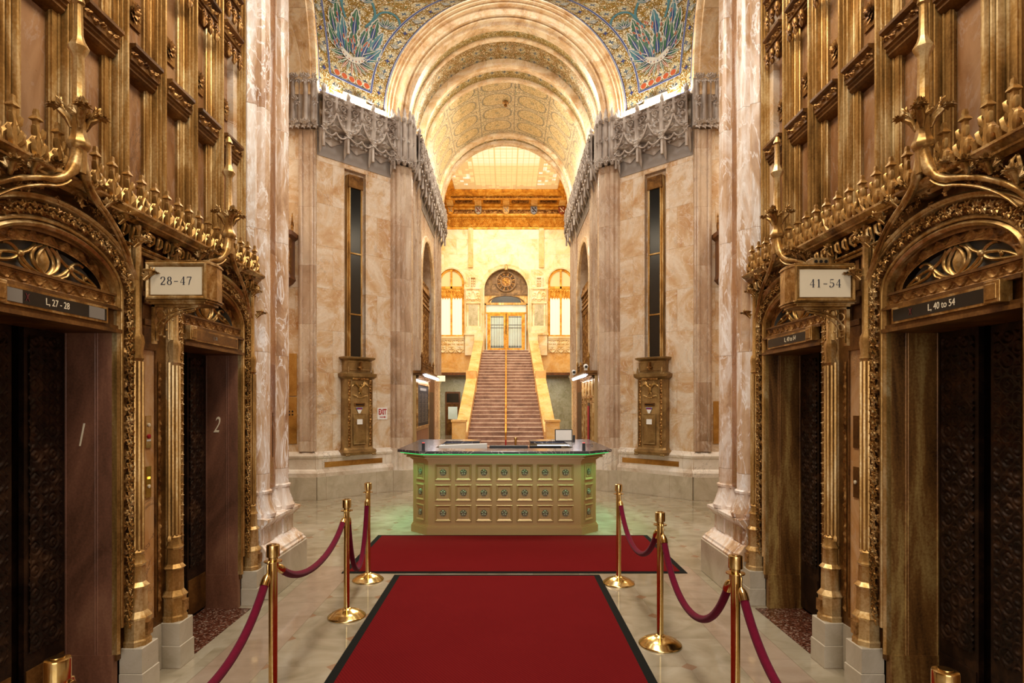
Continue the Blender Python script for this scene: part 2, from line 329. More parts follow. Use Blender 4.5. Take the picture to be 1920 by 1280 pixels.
# ------------------------------------------------------------------ mesh builder
class MB:
    def __init__(s): s.V = []; s.F = []; s.MI = []; s.UV = []; s.T = None; s.mi = 0
    def add(s, V, Fs, uv=None):
        b = len(s.V)
        if s.T is not None: V = [tuple(s.T @ Vector(v)) for v in V]
        s.V.extend(V); s.UV.extend(uv if uv is not None else [(v[0], v[2]) for v in V])
        s.F.extend([tuple(i + b for i in f) for f in Fs]); s.MI.extend([s.mi] * len(Fs))
        return s
    def box(s, x0, x1, y0, y1, z0, z1, ch=0.0):
        if ch > 0:   # chamfered vertical and top edges as a simple inset top
            rings = []
            for z, e in ((z0, 0), (z1 - ch, 0), (z1, ch)):
                rings.append([(x0 + e, y0 + e, z), (x1 - e, y0 + e, z), (x1 - e, y1 - e, z), (x0 + e, y1 - e, z)])
            return s.loft(rings)
        V = [(x0, y0, z0), (x1, y0, z0), (x1, y1, z0), (x0, y1, z0), (x0, y0, z1), (x1, y0, z1), (x1, y1, z1), (x0, y1, z1)]
        return s.add(V, [(3, 2, 1, 0), (4, 5, 6, 7), (0, 1, 5, 4), (1, 2, 6, 5), (2, 3, 7, 6), (3, 0, 4, 7)])
    def loft(s, rings, cap=True, closed=True):
        n = len(rings[0]); V = [p for r in rings for p in r]; Fs = []
        for i in range(len(rings) - 1):
            for j in range(n if closed else n - 1):
                a, b = i * n + j, i * n + (j + 1) % n
                Fs.append((a, b, b + n, a + n))
        if cap and closed:
            Fs.append(tuple(range(n))[::-1]); Fs.append(tuple((len(rings) - 1) * n + j for j in range(n)))
        return s.add(V, Fs)
    def lathe(s, prof, c=(0, 0, 0), n=20, sq=None, a0=0.0):
        rings = []
        for r, z in prof:
            rings.append([(c[0] + r * cos(a0 + 2 * pi * k / n), c[1] + r * sin(a0 + 2 * pi * k / n), c[2] + z) for k in range(n)])
        return s.loft(rings)
    def prism(s, poly, z0, z1):
        return s.loft([[(x, y, z0) for x, y in poly], [(x, y, z1) for x, y in poly]])
    def ball(s, c, r, n=8, m=6, sc=(1, 1, 1)):
        rings = []
        for i in range(m + 1):
            t = pi * i / m; rr = max(sin(t), .02)
            rings.append([(c[0] + r * sc[0] * rr * cos(2 * pi * k / n), c[1] + r * sc[1] * rr * sin(2 * pi * k / n), c[2] - r * sc[2] * cos(t)) for k in range(n)])
        return s.loft(rings)
    def tube(s, pts, r, n=8, cap=True):
        P = [Vector(p) for p in pts]; rings = []; up = Vector((0, 0, 1)); N = None
        for i, p in enumerate(P):
            t = (P[min(i + 1, len(P) - 1)] - P[max(i - 1, 0)]).normalized()
            if N is None:
                N = t.cross(up) if abs(t.dot(up)) < .95 else t.cross(Vector((0, 1, 0)))
            N = (N - t * N.dot(t)).normalized(); B = t.cross(N)
            rr = r[i] if hasattr(r, '__len__') else r
            rings.append([tuple(p + N * rr * cos(2 * pi * k / n) + B * rr * sin(2 * pi * k / n)) for k in range(n)])
        return s.loft(rings, cap)
    def sweep(s, path, prof, closed=False, y=0.0, cap=True):
        """path in the x-z plane; prof = closed ring of (n, y), n along the left-hand normal"""
        P = [Vector((a, b)) for a, b in path]; L = len(P); rings = []
        for i, p in enumerate(P):
            if closed: t1 = (p - P[i - 1]); t2 = (P[(i + 1) % L] - p)
            else: t1 = p - P[i - 1] if i else P[1] - p; t2 = P[i + 1] - p if i < L - 1 else p - P[i - 1]
            t1 = t1.normalized(); t2 = t2.normalized()
            n1 = Vector((-t1.y, t1.x)); n2 = Vector((-t2.y, t2.x)); m = (n1 + n2)
            m = m.normalized() if m.length > 1e-6 else n1
            k = 1.0 / max(m.dot(n1), .35)
            rings.append([(p.x + m.x * q[0] * k, y + q[1], p.y + m.y * q[0] * k) for q in prof])
        if closed: rings.append(rings[0])
        return s.loft(rings, cap and not closed)
    def grid(s, P, uv=None):
        """P numpy (a, b, 3)"""
        a, b, _ = P.shape
        idx = np.arange(a * b).reshape(a, b)
        Fs = np.stack([idx[:-1, :-1], idx[1:, :-1], idx[1:, 1:], idx[:-1, 1:]], -1).reshape(-1, 4).tolist()
        V = P.reshape(-1, 3).tolist()
        return s.add([tuple(v) for v in V], Fs, None if uv is None else [tuple(q) for q in uv.reshape(-1, 2).tolist()])
    def relief(s, path, wd, hf, dep, y=0.0, nv=14, du=.008, off=0.0, side=1):
        """carved band: path in x-z, wd wide along the normal, heights hf(u, v) toward -y"""
        P = np.array(path, float); d = np.r_[0, np.cumsum(np.hypot(*(P[1:] - P[:-1]).T))]
        n = max(int(d[-1] / du), 3); u = np.linspace(0, d[-1], n)
        px = np.interp(u, d, P[:, 0]); pz = np.interp(u, d, P[:, 1])
        tx = np.gradient(px, u); tz = np.gradient(pz, u); l = np.hypot(tx, tz) + 1e-9
        nx, nz = -tz / l * side, tx / l * side
        v = np.linspace(0, 1, nv); U, Vv = np.meshgrid(u, v, indexing='ij')
        H = hf(U, Vv) * dep
        G = np.stack([px[:, None] + nx[:, None] * (off + Vv * wd), y - H, pz[:, None] + nz[:, None] * (off + Vv * wd)], -1)
        return s.grid(G if side > 0 else G[:, ::-1])
    def build(s, name, mat, parent=None, smooth=None, loc=None, rotz=None, bevel=None, kind=None):
        me = bpy.data.meshes.new(name); me.from_pydata(s.V, [], s.F)
        mats = mat if isinstance(mat, (list, tuple)) else [mat]
        for q in mats: me.materials.append(M[q] if isinstance(q, str) else q)
        if len(mats) > 1: me.polygons.foreach_set('material_index', s.MI)
        uvl = me.uv_layers.new(name='UVMap')
        li = np.empty(len(me.loops), np.int32); me.loops.foreach_get('vertex_index', li)
        uvl.data.foreach_set('uv', np.array(s.UV, np.float32)[li].ravel())
        if smooth is not None:
            me.polygons.foreach_set('use_smooth', [True] * len(me.polygons))
            if smooth < 170: me.set_sharp_from_angle(angle=R(smooth))
        me.validate(); me.update()
        o = bpy.data.objects.new(name, me); COL.objects.link(o)
        if parent is not None: o.parent = parent
        if loc: o.location = loc
        if rotz is not None: o.rotation_euler = (0, 0, rotz)
        if bevel:
            b = o.modifiers.new('bevel', 'BEVEL'); b.width = bevel; b.segments = 2; b.limit_method = 'ANGLE'; b.angle_limit = R(40)
        if kind: o['kind'] = kind
        return o
def tag(o, label, cat, group=None, kind=None):
    o['label'] = label; o['category'] = cat
    if group: o['group'] = group
    if kind: o['kind'] = kind
    return o
def thing(name, label, cat, loc=(0, 0, 0), rotz=0.0, group=None):
    o = bpy.data.objects.new(name, None); COL.objects.link(o); o.empty_display_size = .1
    o.location = loc; o.rotation_euler = (0, 0, rotz)
    return tag(o, label, cat, group)
def struct(name, loc=(0, 0, 0), rotz=0.0):
    o = bpy.data.objects.new(name, None); COL.objects.link(o); o.empty_display_size = .1
    o.location = loc; o.rotation_euler = (0, 0, rotz); o['kind'] = 'structure'
    return o
def dup(o, loc=None, rotz=None, label=None, parent=None, group=None):
    c = o.copy(); COL.objects.link(c)
    if parent is not None: c.parent = parent
    if loc is not None: c.location = loc
    if rotz is not None: c.rotation_euler = (0, 0, rotz)
    if label: c['label'] = label
    if group: c['group'] = group
    for ch in list(o.children): dup(ch, parent=c)
    return c
def text(body, size, mat, parent, loc, rot=(pi / 2, 0, 0), name='lettering', ext=.0008, shear=0.0, sx=1.0, align='CENTER', bold=0.0):
    cu = bpy.data.curves.new(name, 'FONT'); cu.body = body; cu.size = size; cu.extrude = ext; cu.offset = bold
    cu.align_x = align; cu.align_y = 'CENTER'; cu.shear = shear; cu.resolution_u = 3
    t = bpy.data.objects.new(name, cu); COL.objects.link(t)
    bpy.context.view_layer.update()
    me = bpy.data.meshes.new_from_object(t.evaluated_get(bpy.context.evaluated_depsgraph_get()))
    bpy.data.objects.remove(t)
    o = bpy.data.objects.new(name, me); COL.objects.link(o); o.data.materials.clear(); o.data.materials.append(M[mat])
    o.parent = parent; o.location = loc; o.rotation_euler = rot; o.scale = (sx, 1, 1)
    return o
def bez2(p0, p1, p2, p3, n=8):
    return [tuple((1 - t) ** 3 * a + 3 * (1 - t) ** 2 * t * b + 3 * (1 - t) * t * t * c + t ** 3 * d for a, b, c, d in zip(p0, p1, p2, p3)) for t in [i / n for i in range(n + 1)]]
GLY = {
 '2': [(bez2((.06,.72),(.06,1.06),(.56,1.08),(.52,.70)) + bez2((.52,.70),(.48,.46),(.15,.25),(.06,.03))[1:], 0), ([(.04,.035),(.30,.05),(.56,.03)], .10), ([(.56,.03),(.59,.22)], .04)],
 '8': [([(.30 + .185*cos(q*pi/8), .755 + .215*sin(q*pi/8)) for q in range(17)], 0), ([(.30 + .235*cos(q*pi/8), .275 + .265*sin(q*pi/8)) for q in range(17)], 0)],
 '4': [([(.43,1),(.43,0)], 0), ([(.43,1),(.03,.30)], .045), ([(.03,.30),(.62,.30)], .055), ([(.28,.015),(.58,.015)], .04)],
 '7': [([(.04,.95),(.57,.95)], .09), ([(.56,.95),(.36,.5),(.26,0)], .11), ([(.045,.98),(.04,.76)], .04)],
 '1': [([(.31,1),(.31,0)], 0), ([(.31,.97),(.12,.86)], .05), ([(.13,.015),(.49,.015)], .04)],
 '5': [([(.13,.96),(.52,.96)], .09), ([(.13,.98),(.10,.52)], .045), (bez2((.10,.54),(.50,.76),(.74,.20),(.28,.02)) + bez2((.28,.02),(.14,-.02),(.04,.06),(.07,.18))[1:], 0)],
 '-': [([(.06,.42),(.54,.42)], .085)]}
def serif_text(s, size, mat, parent, loc, adv=.78):
    """numerals with thick and thin strokes, centred on loc, facing -y"""
    tot = (len(s) - 1) * adv + .6
    for k, ch in enumerate(s):
        if ch not in GLY: continue
        mb = MB(); ox = -tot / 2 + k * adv
        for j, (pts, wd) in enumerate(GLY[ch]):
            V = []
            for i, (x, z) in enumerate(pts):
                x0, z0 = pts[max(i - 1, 0)]; x1, z1 = pts[min(i + 1, len(pts) - 1)]
                dx, dz = x1 - x0, z1 - z0; L = math.hypot(dx, dz) + 1e-9; w_ = (wd or (.045 + .10 * abs(dz / L) ** 1.5)) / 2
                V += [((ox + x - dz / L * w_) * size, -.0003 * j, (z - .5 + dx / L * w_) * size), ((ox + x + dz / L * w_) * size, -.0003 * j, (z - .5 - dx / L * w_) * size)]
            mb.add(V, [(2 * i, 2 * i + 1, 2 * i + 3, 2 * i + 2) for i in range(len(pts) - 1)])
        if ch in '25': mb.ball(((ox + .10) * size, 0, ((.74 if ch == '2' else .18) - .5) * size), .055 * size, 8, 4, (1, .1, 1))
        mb.build('numeral', mat, parent, loc=loc)
def ell(a, b, z0, t0=0, t1=180, n=48, cx=0.0):
    return [(cx + a * cos(R(t0 + (t1 - t0) * i / n)), z0 + b * sin(R(t0 + (t1 - t0) * i / n))) for i in range(n + 1)]
def bez(p0, p1, p2, p3, n=10):
    out = []
    for i in range(n + 1):
        t = i / n; q = 1 - t
        out.append(tuple(q ** 3 * a + 3 * q * q * t * b + 3 * q * t * t * c + t ** 3 * d for a, b, c, d in zip(p0, p1, p2, p3)))
    return out
RND = lambda r, n=8, sx=1, sy=1: [(r * sx * cos(2 * pi * k / n), r * sy * sin(2 * pi * k / n)) for k in range(n)]
# height fields
def h_foliage(p=.09):
    def f(u, v):
        ph = (u / p) % 1.0; row = np.floor(u / p); flip = np.where(row % 2 == 0, 1, -1)
        cx, cy = .5, .5 + .14 * flip
        dx = (ph - cx) * 1.0; dy = (v - cy) * 1.15; r = np.hypot(dx, dy); th = np.arctan2(dy, dx)
        lobes = .30 + .13 * np.cos(5 * th + row * 1.3)
        a = np.clip(1 - (r / lobes) ** 2, 0, 1) ** .5 * (.72 + .28 * np.cos(5 * th + row * 1.3 + 1.2))
        vine = .55 * np.exp(-((v - .5 - .33 * np.sin(2 * pi * u / (2 * p))) / .07) ** 2)
        ball = np.clip(1 - (np.hypot(dx, dy) / .10) ** 2, 0, 1) ** .5 * .35
        return np.maximum(a, vine) + ball
    return f
def h_vine(p=.12):
    def f(u, v):
        w1 = np.exp(-((v - .5 - .28 * np.sin(2 * pi * u / p)) / .07) ** 2)
        w2 = .7 * np.exp(-((v - .5 + .3 * np.sin(4 * pi * u / p)) / .06) ** 2) * (np.sin(2 * pi * u / p + .7) > 0)
        b = np.maximum(np.exp(-((v - .04) / .05) ** 2), np.exp(-((v - .96) / .05) ** 2))
        return np.maximum(np.maximum(w1, w2), b)
    return f
def h_rope(p=.02):
    return lambda u, v: np.sin(pi * v) ** .5 * (.7 + .3 * np.sin(2 * pi * (u / p + v * .7)))
def curves_hf(curves, per, wd, hgt, rib=.018, nu=72, nv=72, mirror=True):
    """tracery: ribs along polylines in one period (u 0..per, v 0..hgt in metres)"""
    segs = []
    for c in curves:
        c = list(c)
        for m_ in ((1, -1) if mirror else (1,)):
            q = [(per / 2 + m_ * x, z) for x, z in c]
            for a, b in zip(q[:-1], q[1:]):
                for sh in (-per, 0, per): segs.append((a[0] + sh, a[1], b[0] + sh, b[1]))
    sg = np.array(segs)
    uu, vv = np.meshgrid(np.linspace(0, per, nu), np.linspace(0, hgt, nv), indexing='ij')
    best = np.full(uu.shape, 9.0)
    for x0, y0, x1, y1 in sg:
        dx, dy = x1 - x0, y1 - y0; L = dx * dx + dy * dy + 1e-12
        t = np.clip(((uu - x0) * dx + (vv - y0) * dy) / L, 0, 1)
        best = np.minimum(best, np.hypot(uu - x0 - t * dx, vv - y0 - t * dy))
    H = np.clip(1 - (best / rib) ** 2, 0, 1) ** .5
    def f(u, v):
        fu = (u % per) / per * (nu - 1); fv = np.clip(v, 0, 1) * (nv - 1)
        i = np.clip(fu.astype(int), 0, nu - 2); j = np.clip(fv.astype(int), 0, nv - 2); a = fu - i; b = fv - j
        return H[i, j] * (1 - a) * (1 - b) + H[i + 1, j] * a * (1 - b) + H[i, j + 1] * (1 - a) * b + H[i + 1, j + 1] * a * b
    return f
def spiral(cx, cz, r0, turns=1.3, a0=0, dirn=1, n=16):
    return [(cx + r0 * (1 - .8 * i / n) * cos(a0 + dirn * 2 * pi * turns * i / n), cz + r0 * (1 - .8 * i / n) * sin(a0 + dirn * 2 * pi * turns * i / n)) for i in range(n + 1)]
def petal(mb, c, d, n, L, W, curl=0.0):
    s = d.cross(n); m = c + d * L * .48
    P = [c, m + s * W, c + d * L + n * curl, m - s * W, m + n * W * .75, m - n * W * .35]
    mb.add([tuple(p) for p in P], [(0, 1, 4), (1, 2, 4), (2, 3, 4), (3, 0, 4), (1, 0, 5), (2, 1, 5), (3, 2, 5), (0, 3, 5)])
def leaflet(mb, c, d, n, L, k=5, spread=2.4, bud=True):
    """a lobed, pointed leaf: k petals fanned round direction d, lying across normal n"""
    c = Vector(c); d = Vector(d).normalized(); n = Vector(n).normalized(); n = (n - d * n.dot(d)).normalized(); s = d.cross(n)
    for i in range(k):
        a = (i / (k - 1) - .5) * spread if k > 1 else 0
        dd = d * cos(a) + s * sin(a)
        petal(mb, c, dd, n, L * (1 - .25 * abs(a)), L * .25, L * .2 * (1 if i % 2 else -.6))
    if bud: mb.ball(tuple(c + n * L * .08), L * .16, 6, 4)
def crocket(mb, base, d, L, up=.6, seed=0):
    """a stalk curling out into a bunch of leaves"""
    rr = random.Random(seed); b = Vector(base); d = Vector(d).normalized(); z = Vector((0, 0, 1))
    pts = [b, b + d * L * .3 + z * L * up * .5, b + d * L * .7 + z * L * up, b + d * L + z * L * up * .95]
    mb.tube([tuple(p) for p in pts], [L * .14, L * .22, L * .24, L * .14], 6)
    sd = d.cross(z).normalized(); e = pts[3]
    for q in (0, 1.57, -1.57, .8, -.8):
        dd = d * cos(q) + sd * sin(q)
        leaflet(mb, e + dd * L * .02 - z * L * .05, dd - z * .1, z, L * .62, 5, 2.2, q == 0)
    for q in (-1, 0, 1): leaflet(mb, pts[2] + sd * q * L * .12 + z * L * .1, z + d * .5, d * -1 + sd * q, L * .55, 5, 2.0, True)
    for q in (-1, 1): leaflet(mb, pts[1] + sd * q * L * .12, z + sd * q * .6, sd * q + d * .5, L * .75, 5, 1.8, False)
def hood_poly(x0, x1, prof):
    """extrude a (y,z) profile along x"""
    return [[(x0, a, b) for a, b in prof], [(x1, a, b) for a, b in prof]]
# ------------------------------------------------------------------ ground
def plane(name, poly, z, mat, t=.05):
    o = MB().prism(poly, z - t, z).build(name, mat); o['kind'] = 'structure'; return o
plane('floor', [(-8, -4), (8, -4), (8, 34), (-8, 34)], 0, 'floor', .2)

HX = 2.35
E1, E2 = 3.095, 4.765
OPENINGS = (E1, E2)
def hall_frame(s):   # s = -1 left, 1 right
    return (s * HX, 0, 0), (pi / 2 if s < 0 else -pi / 2), (1 if s < 0 else -1)

REED = [(-.052, .03), (-.052, -.02), (-.046, -.032), (-.036, -.034), (-.030, -.022), (-.024, -.020), (-.020, -.040), (-.010, -.052), (.010, -.052), (.020, -.040),
        (.024, -.020), (.030, -.022), (.036, -.034), (.046, -.032), (.052, -.02), (.052, .03)]
def _reed2():
    out = [(-.050, .05), (-.050, .0)]
    for c_, r, y0 in ((-.040, .008, -.012), (-.022, .007, -.028), (0, .012, -.045), (.022, .007, -.028), (.040, .008, -.012)):
        out += [(c_ - r, y0 + .014)] + [(c_ - r * cos(pi * k / 4), y0 - r * 1.3 * sin(pi * k / 4)) for k in range(5)] + [(c_ + r, y0 + .014)]
    return out + [(.050, .0), (.050, .05)]
REED2 = _reed2()
def vreed(mb, x, z0, z1, prof=REED, y=0.0, k=1.0):
    mb.loft([[(x + a * k, y + b * k, z0) for a, b in prof][::-1], [(x + a * k, y + b * k, z1) for a, b in prof][::-1]])

def finial_mesh():
    mb = MB()
    mb.loft([[(x, y, z) for x, y in ((-r, -r), (r, -r), (r, r), (-r, r))] for r, z in
             ((.016, 0), (.014, .10), (.010, .165), (.011, .19), (.022, .197), (.020, .204), (.009, .222), (.011, .228), (.008, .25))])
    for sgn in (-1, 1):
        mb.tube([(sgn * .069, 0, .0), (sgn * .062, 0, .05), (sgn * .038, -.004, .075), (sgn * .018, -.006, .11), (0, 0, .16)], [.014, .017, .017, .014, .007], 5)
        mb.tube([(sgn * .014, -.004, .02), (sgn * .030, -.012, .045), (sgn * .040, -.016, .085), (sgn * .034, -.012, .10)], [.012, .018, .015, .004], 5)
        mb.tube([(sgn * .012, -.004, .10), (sgn * .024, -.012, .125), (sgn * .030, -.014, .155), (sgn * .024, -.01, .165)], [.010, .015, .012, .004], 5)
        mb.tube([(sgn * .069, 0, .0), (sgn * .069, 0, .055)], .010, 5)
    mb.box(-.069, .069, -.012, .012, 0, .012)
    return mb
FIN = None
def gablet(mb, x, y, z):
    mb.lathe([(.026, 0), (.026, .05), (.018, .06), (.013, .13), (.022, .137), (.009, .16), (.010, .17), (.002, .18)], (x, y, z), 8)
    for sgn in (-1, 1):
        mb.tube([(x + sgn * .055, y - .03, z - .02), (x + sgn * .03, y - .035, z + .02), (x, y - .035, z + .075)], [.012, .010, .006], 6)
        mb.ball((x + sgn * .055, y - .03, z - .02), .014, 6, 4)

def make_portal(s, D0, label, jm, sign, n):
    loc, rz, sg = hall_frame(s)
    t = thing('elevator_portal', label, 'elevator', (s * HX, D0, 0), rz, 'gilded elevator entrances of the side halls')
    far = sg   # local +x * sg points to the far end
    hw = .47
    # reveals
    for e in (-1, 1):
        mb = MB()
        x0, x1 = sorted((e * hw, e * (hw + .05)))
        mb.box(x0, x1, .0, .30, 0, 2.30)
        for yy in (.085, .10, .275):
            mb.tube([(e * (hw - .001), yy, .30), (e * (hw - .001), yy, 2.27)], .004, 6)
        mb.box(*sorted((e * (hw - .008), e * (hw + .01))), -.004, .30, 0, .30)
        mb.build('jamb', jm, t, 40)
    # doors: two sliding leaves, the near one standing in front of the far one
    mb = MB(); mb.box(-hw, hw, .36, .40, 0, 2.30); mb.build('shaft_wall', 'dark', t)
    per = .13
    circ = lambda cx, cz, r, n=14: [(cx + r * cos(2 * pi * k / n), cz + r * sin(2 * pi * k / n)) for k in range(n + 1)]
    hA = curves_hf([circ(0, .065, .046), circ(per / 2, 0, .030), circ(per / 2, .13, .030), [(0, 0), (.065, .065), (0, .13)], [(.02, .065), (0, .085), (-.02, .065), (0, .045), (.02, .065)]], per, 1, .13, .0085)
    for i, (a, b, yy) in enumerate(((hw - .30, hw, .285), (-hw, hw - .34, .32))):
        a_, b_ = sorted((a * sg, b * sg))
        d = MB().box(a_, b_, yy, yy + .03, .02, 2.29).build('door_leaf', 'dark', t)
        mb = MB(); wA = (b_ - a_) - .06; mb.relief([((a_ + b_) / 2, .42), ((a_ + b_) / 2, 2.2)], wA, lambda u, v: hA(u, (v * wA / per) % 1), .010, yy - .001, int(wA / .006), .006, off=-(b_ - a_) / 2 + .03)
        mb.build('door_relief', 'dark', d, 60)
        MB().box(a_ + .01, b_ - .01, yy - .006, yy, .03, .33).build('kick_plate', 'brown' if jm == 'plum' else 'dark', d)
    # front: spandrel plate with the arch cut out
    mb = MB()
    A = ell(.50, .22, 2.47, 180, 0, 40); top = [(-.76 + 1.52 * i / 40, 3.0) for i in range(41)]
    V = [(x, -.01, z) for x, z in A] + [(x, -.01, z) for x, z in top]
    mb.add(V, [(i, i + 1, 42 + i, 41 + i)[::-1] for i in range(40)][:0] + [(i, i + 1, i + 42, i + 41) for i in range(40)])
    for e in (-1, 1): mb.box(*sorted((e * .50, e * .76)), -.01, .06, 0.0 if False else .25, 3.0)
    mb.box(-.76, .76, -.005, .05, 2.86, 3.0)
    mb.build('spandrel_plate', 'brown', t)
    # vertical carved jamb strips continuing as the arch band
    bandp = [(-.515, .45)] + [(-.515, .45 + .1 * i) for i in range(1, 21)] + ell(.515, .285, 2.47, 180, 0, 60) + [(.515, 2.45 - .1 * i) for i in range(21)]
    bandp = [(a, b) for a, b in bandp]
    MB().relief(bandp, .085, h_foliage(.088), .030, -.02, 12, .009, side=1).build('carved_band', 'carve', t, 70)
    mb = MB(); Q = [Vector((x, z)) for x, z in bandp]; acc = 0; nxt = .03; kk = 0; rr = random.Random(int(D0 * 100))
    for i in range(len(Q) - 1):
        d_ = Q[i + 1] - Q[i]; L_ = d_.length; tn = d_ / L_; nn = Vector((-tn.y, tn.x))
        while nxt <= acc + L_:
            p = Q[i] + tn * (nxt - acc); kk += 1
            sd_ = 1 if kk % 2 else -1
            c = p + nn * (.043 + .004 * sd_)
            nv = Vector((0, -1, 0)); D1 = Vector((tn.x * .55 + nn.x * sd_, 0, tn.y * .55 + nn.y * sd_)); D2 = Vector((tn.x - nn.x * sd_ * .8, 0, tn.y - nn.y * sd_ * .8))
            leaflet(mb, (c.x, -.062, c.y), D1, nv, .036, 5, 2.3)
            leaflet(mb, (c.x - nn.x * .010 * sd_, -.055, c.y - nn.y * .010 * sd_), D2, nv, .030, 3, 1.6, False)
            q_ = c - nn * .020 * sd_
            mb.tube([(q_.x - tn.x * .028, -.045, q_.y - tn.y * .028), (q_.x, -.056, q_.y), (c.x + tn.x * .02, -.056, c.y + tn.y * .02)], [.004, .007, .004], 5)
            if kk % 3 == 0: mb.ball((q_.x, -.058, q_.y), .010, 6, 4)
            nxt += .036
        acc += L_
    mb.build('leaf_garland', 'gold', t, 60)
    mb = MB()
    mb.sweep(bandp, [(q[0] + .0, q[1]) for q in RND(.012, 8)], y=-.03)
    outp = [(-.63, .45), (-.63, 2.47)] + ell(.63, .385, 2.47, 180, 0, 60)[1:] + [(.63, .45)]
    mb.sweep(outp, [(-.022, .02), (-.022, -.03), (-.012, -.045), (.0, -.04), (.010, -.055), (.022, -.04), (.024, .02)], y=-.02)
    inp = [(-.485, .3), (-.485, 2.47)] + ell(.485, .255, 2.47, 180, 0, 60)[1:] + [(.485, .3)]
    mb.sweep(inp, [(-.014, .03), (-.014, -.02), (0, -.032), (.014, -.02), (.018, .03)], y=-.01)
    mb.build('arch_moulding', 'goldv', t, 40)
    # flat inner arch band with vine, tympanum
    MB().relief(ell(.395, .165, 2.475, 180, 0, 60), .075, h_vine(.11), .010, .018, 14, .008, side=1).build('tympanum_border', 'carve', t, 70)
    mb = MB(); A = ell(.40, .17, 2.475, 180, 0, 40)
    mb.add([(0, .06, 2.475)] + [(x, .06, z) for x, z in A], [(0, i + 2, i + 1) for i in range(40)])
    mb.build('tympanum_back', 'dust' if True else 'dark', t)
    mb = MB()
    def rib(pts, r=.010, n=12):
        p2 = [(a, .035, b) for a, b in pts]
        mb.tube(p2, r, 6)
    z0 = 2.485
    for e in (-1, 1):
        rib(bez((0, z0), (e * .07, z0 + .04), (e * .075, z0 + .09), (0, z0 + .155)), .011)
        rib(bez((0, z0), (e * .12, z0 + .05), (e * .11, z0 + .12), (e * .03, z0 + .155)), .012)
        rib(bez((e * .01, z0), (e * .10, z0 + .0), (e * .14, z0 + .05), (e * .17, z0 + .075)), .010)
        rib(bez((e * .07, z0 + .15), (e * .10, z0 + .10), (e * .14, z0 + .09), (e * .17, z0 + .075)), .010)
        rib(bez((e * .17, z0 + .075), (e * .20, z0 + .12), (e * .25, z0 + .12), (e * .27, z0 + .105)), .010)
        rib(bez((e * .17, z0 + .075), (e * .20, z0 + .03), (e * .26, z0 + .02), (e * .38, z0 + .01)), .010)
        rib(bez((e * .17, z0 + .075), (e * .24, z0 + .075), (e * .30, z0 + .06), (e * .38, z0 + .012)), .009)
        rib(bez((e * .10, z0 + .0), (e * .14, z0 + .03), (e * .16, z0 + .01), (e * .17, z0 + .075)), .008)
        rib(bez((e * .27, z0 + .06), (e * .29, z0 + .04), (e * .27, z0 + .02), (e * .31, z0 + .012)), .008)
        mb.ball((e * .17, .028, z0 + .075), .019, 8, 5)
        mb.ball((e * .29, .03, z0 + .045), .012, 8, 5)
    V = bez((0, z0 + .01, 0), (.045, z0 + .05, 0), (.05, z0 + .08, 0), (0, z0 + .145, 0), 8)
    ring = [(a, .04, b) for a, b, _ in V] + [(-a, .04, b) for a, b, _ in V[-2:0:-1]]
    mb.add(ring + [(0, .012, z0 + .075)], [(i, (i + 1) % len(ring), len(ring)) for i in range(len(ring))])
    mb.build('tympanum_tracery', 'goldv', t, 60)
    # lintel
    mb = MB()
    for (za, zb, ya) in ((2.24, 2.262, -.055), (2.262, 2.285, -.035), (2.375, 2.39, -.05), (2.39, 2.40, -.035), (2.462, 2.476, -.03)):
        mb.box(-.485, .485, ya, .30, za, zb)
    mb.box(-.485, .485, -.01, .28, 2.28, 2.47)
    mb.build('lintel', 'brown', t)
    MB().relief([(-.48, 2.40), (.48, 2.40)], .062, h_vine(.10), .010, -.012, 14, .007, side=1).build('vine_frieze', 'carve', t, 70)
    # indicator: black strip framed in bronze with its lettering and a cap
    key = (s, D0)
    a, b = {(-1, E1): (-.39, .36), (-1, E2): (-.38, .36), (1, E1): (-.39, .32), (1, E2): (-.38, .34)}[key]
    ce = {(-1, E1): -.42, (-1, E2): -.42, (1, E1): .365, (1, E2): .38}[key]
    sb = MB().box(a, b, -.052, -.01, 2.283, 2.377).build('floor_indicator', 'gold', t)
    MB().box(a + .015, b - .015, -.054, -.05, 2.296, 2.364).build('indicator_glass', 'brown' if key == (-1, E2) else 'blackgl', sb)
    if key == (-1, E1):
        for q0, q1 in ((.20, .325), (-.355, -.255)): MB().box(q0, q1, -.056, -.053, 2.298, 2.362).build('blank_tab', 'dust', sb)
    if sign: text(sign[0], sign[1], 'ivory' if sign[3] else 'dust', sb, (sign[2], -.0555, 2.330), name='floor_lettering', sx=.85)
    if D0 == E1: text('X', .055, 'dred', sb, (-.225, -.0555, 2.33), name='red_cross_mark', sx=.7)
    mb = MB(); mb.box(ce - .045, ce + .045, -.085, -.02, 2.28, 2.385); mb.box(ce - .032, ce + .032, -.092, -.08, 2.295, 2.37)
    mb.build('indicator_cap', 'gold', sb, bevel=.004)
    # clustered colonnettes with stepped bases, standing on cream blocks
    for e in (-1, 1):
        mb = MB(); x = e * .625
        a0 = pi / 8
        def oc(c, pr, n=8): mb.lathe(pr, c, n, a0=a0)
        oc((x, -.052, 0), [(.085, .31), (.085, .34), (.078, .35), (.078, .47), (.088, .485), (.062, .52), (.060, .66), (.074, .675), (.052, .70), (.048, .80), (.058, .815), (.048, .83), (.040, .87), (.046, .885), (.034, .90), (.032, 2.08), (.044, 2.10), (.036, 2.13), (.046, 2.20), (.040, 2.24), (.028, 2.26), (.026, 3.04)])
        for an in (-.55, .55, -1.25, 1.25):
            mb.tube([(x + .034 * sin(an), -.052 - .034 * cos(an), .90), (x + .034 * sin(an), -.052 - .034 * cos(an), 2.08)], .010, 6)
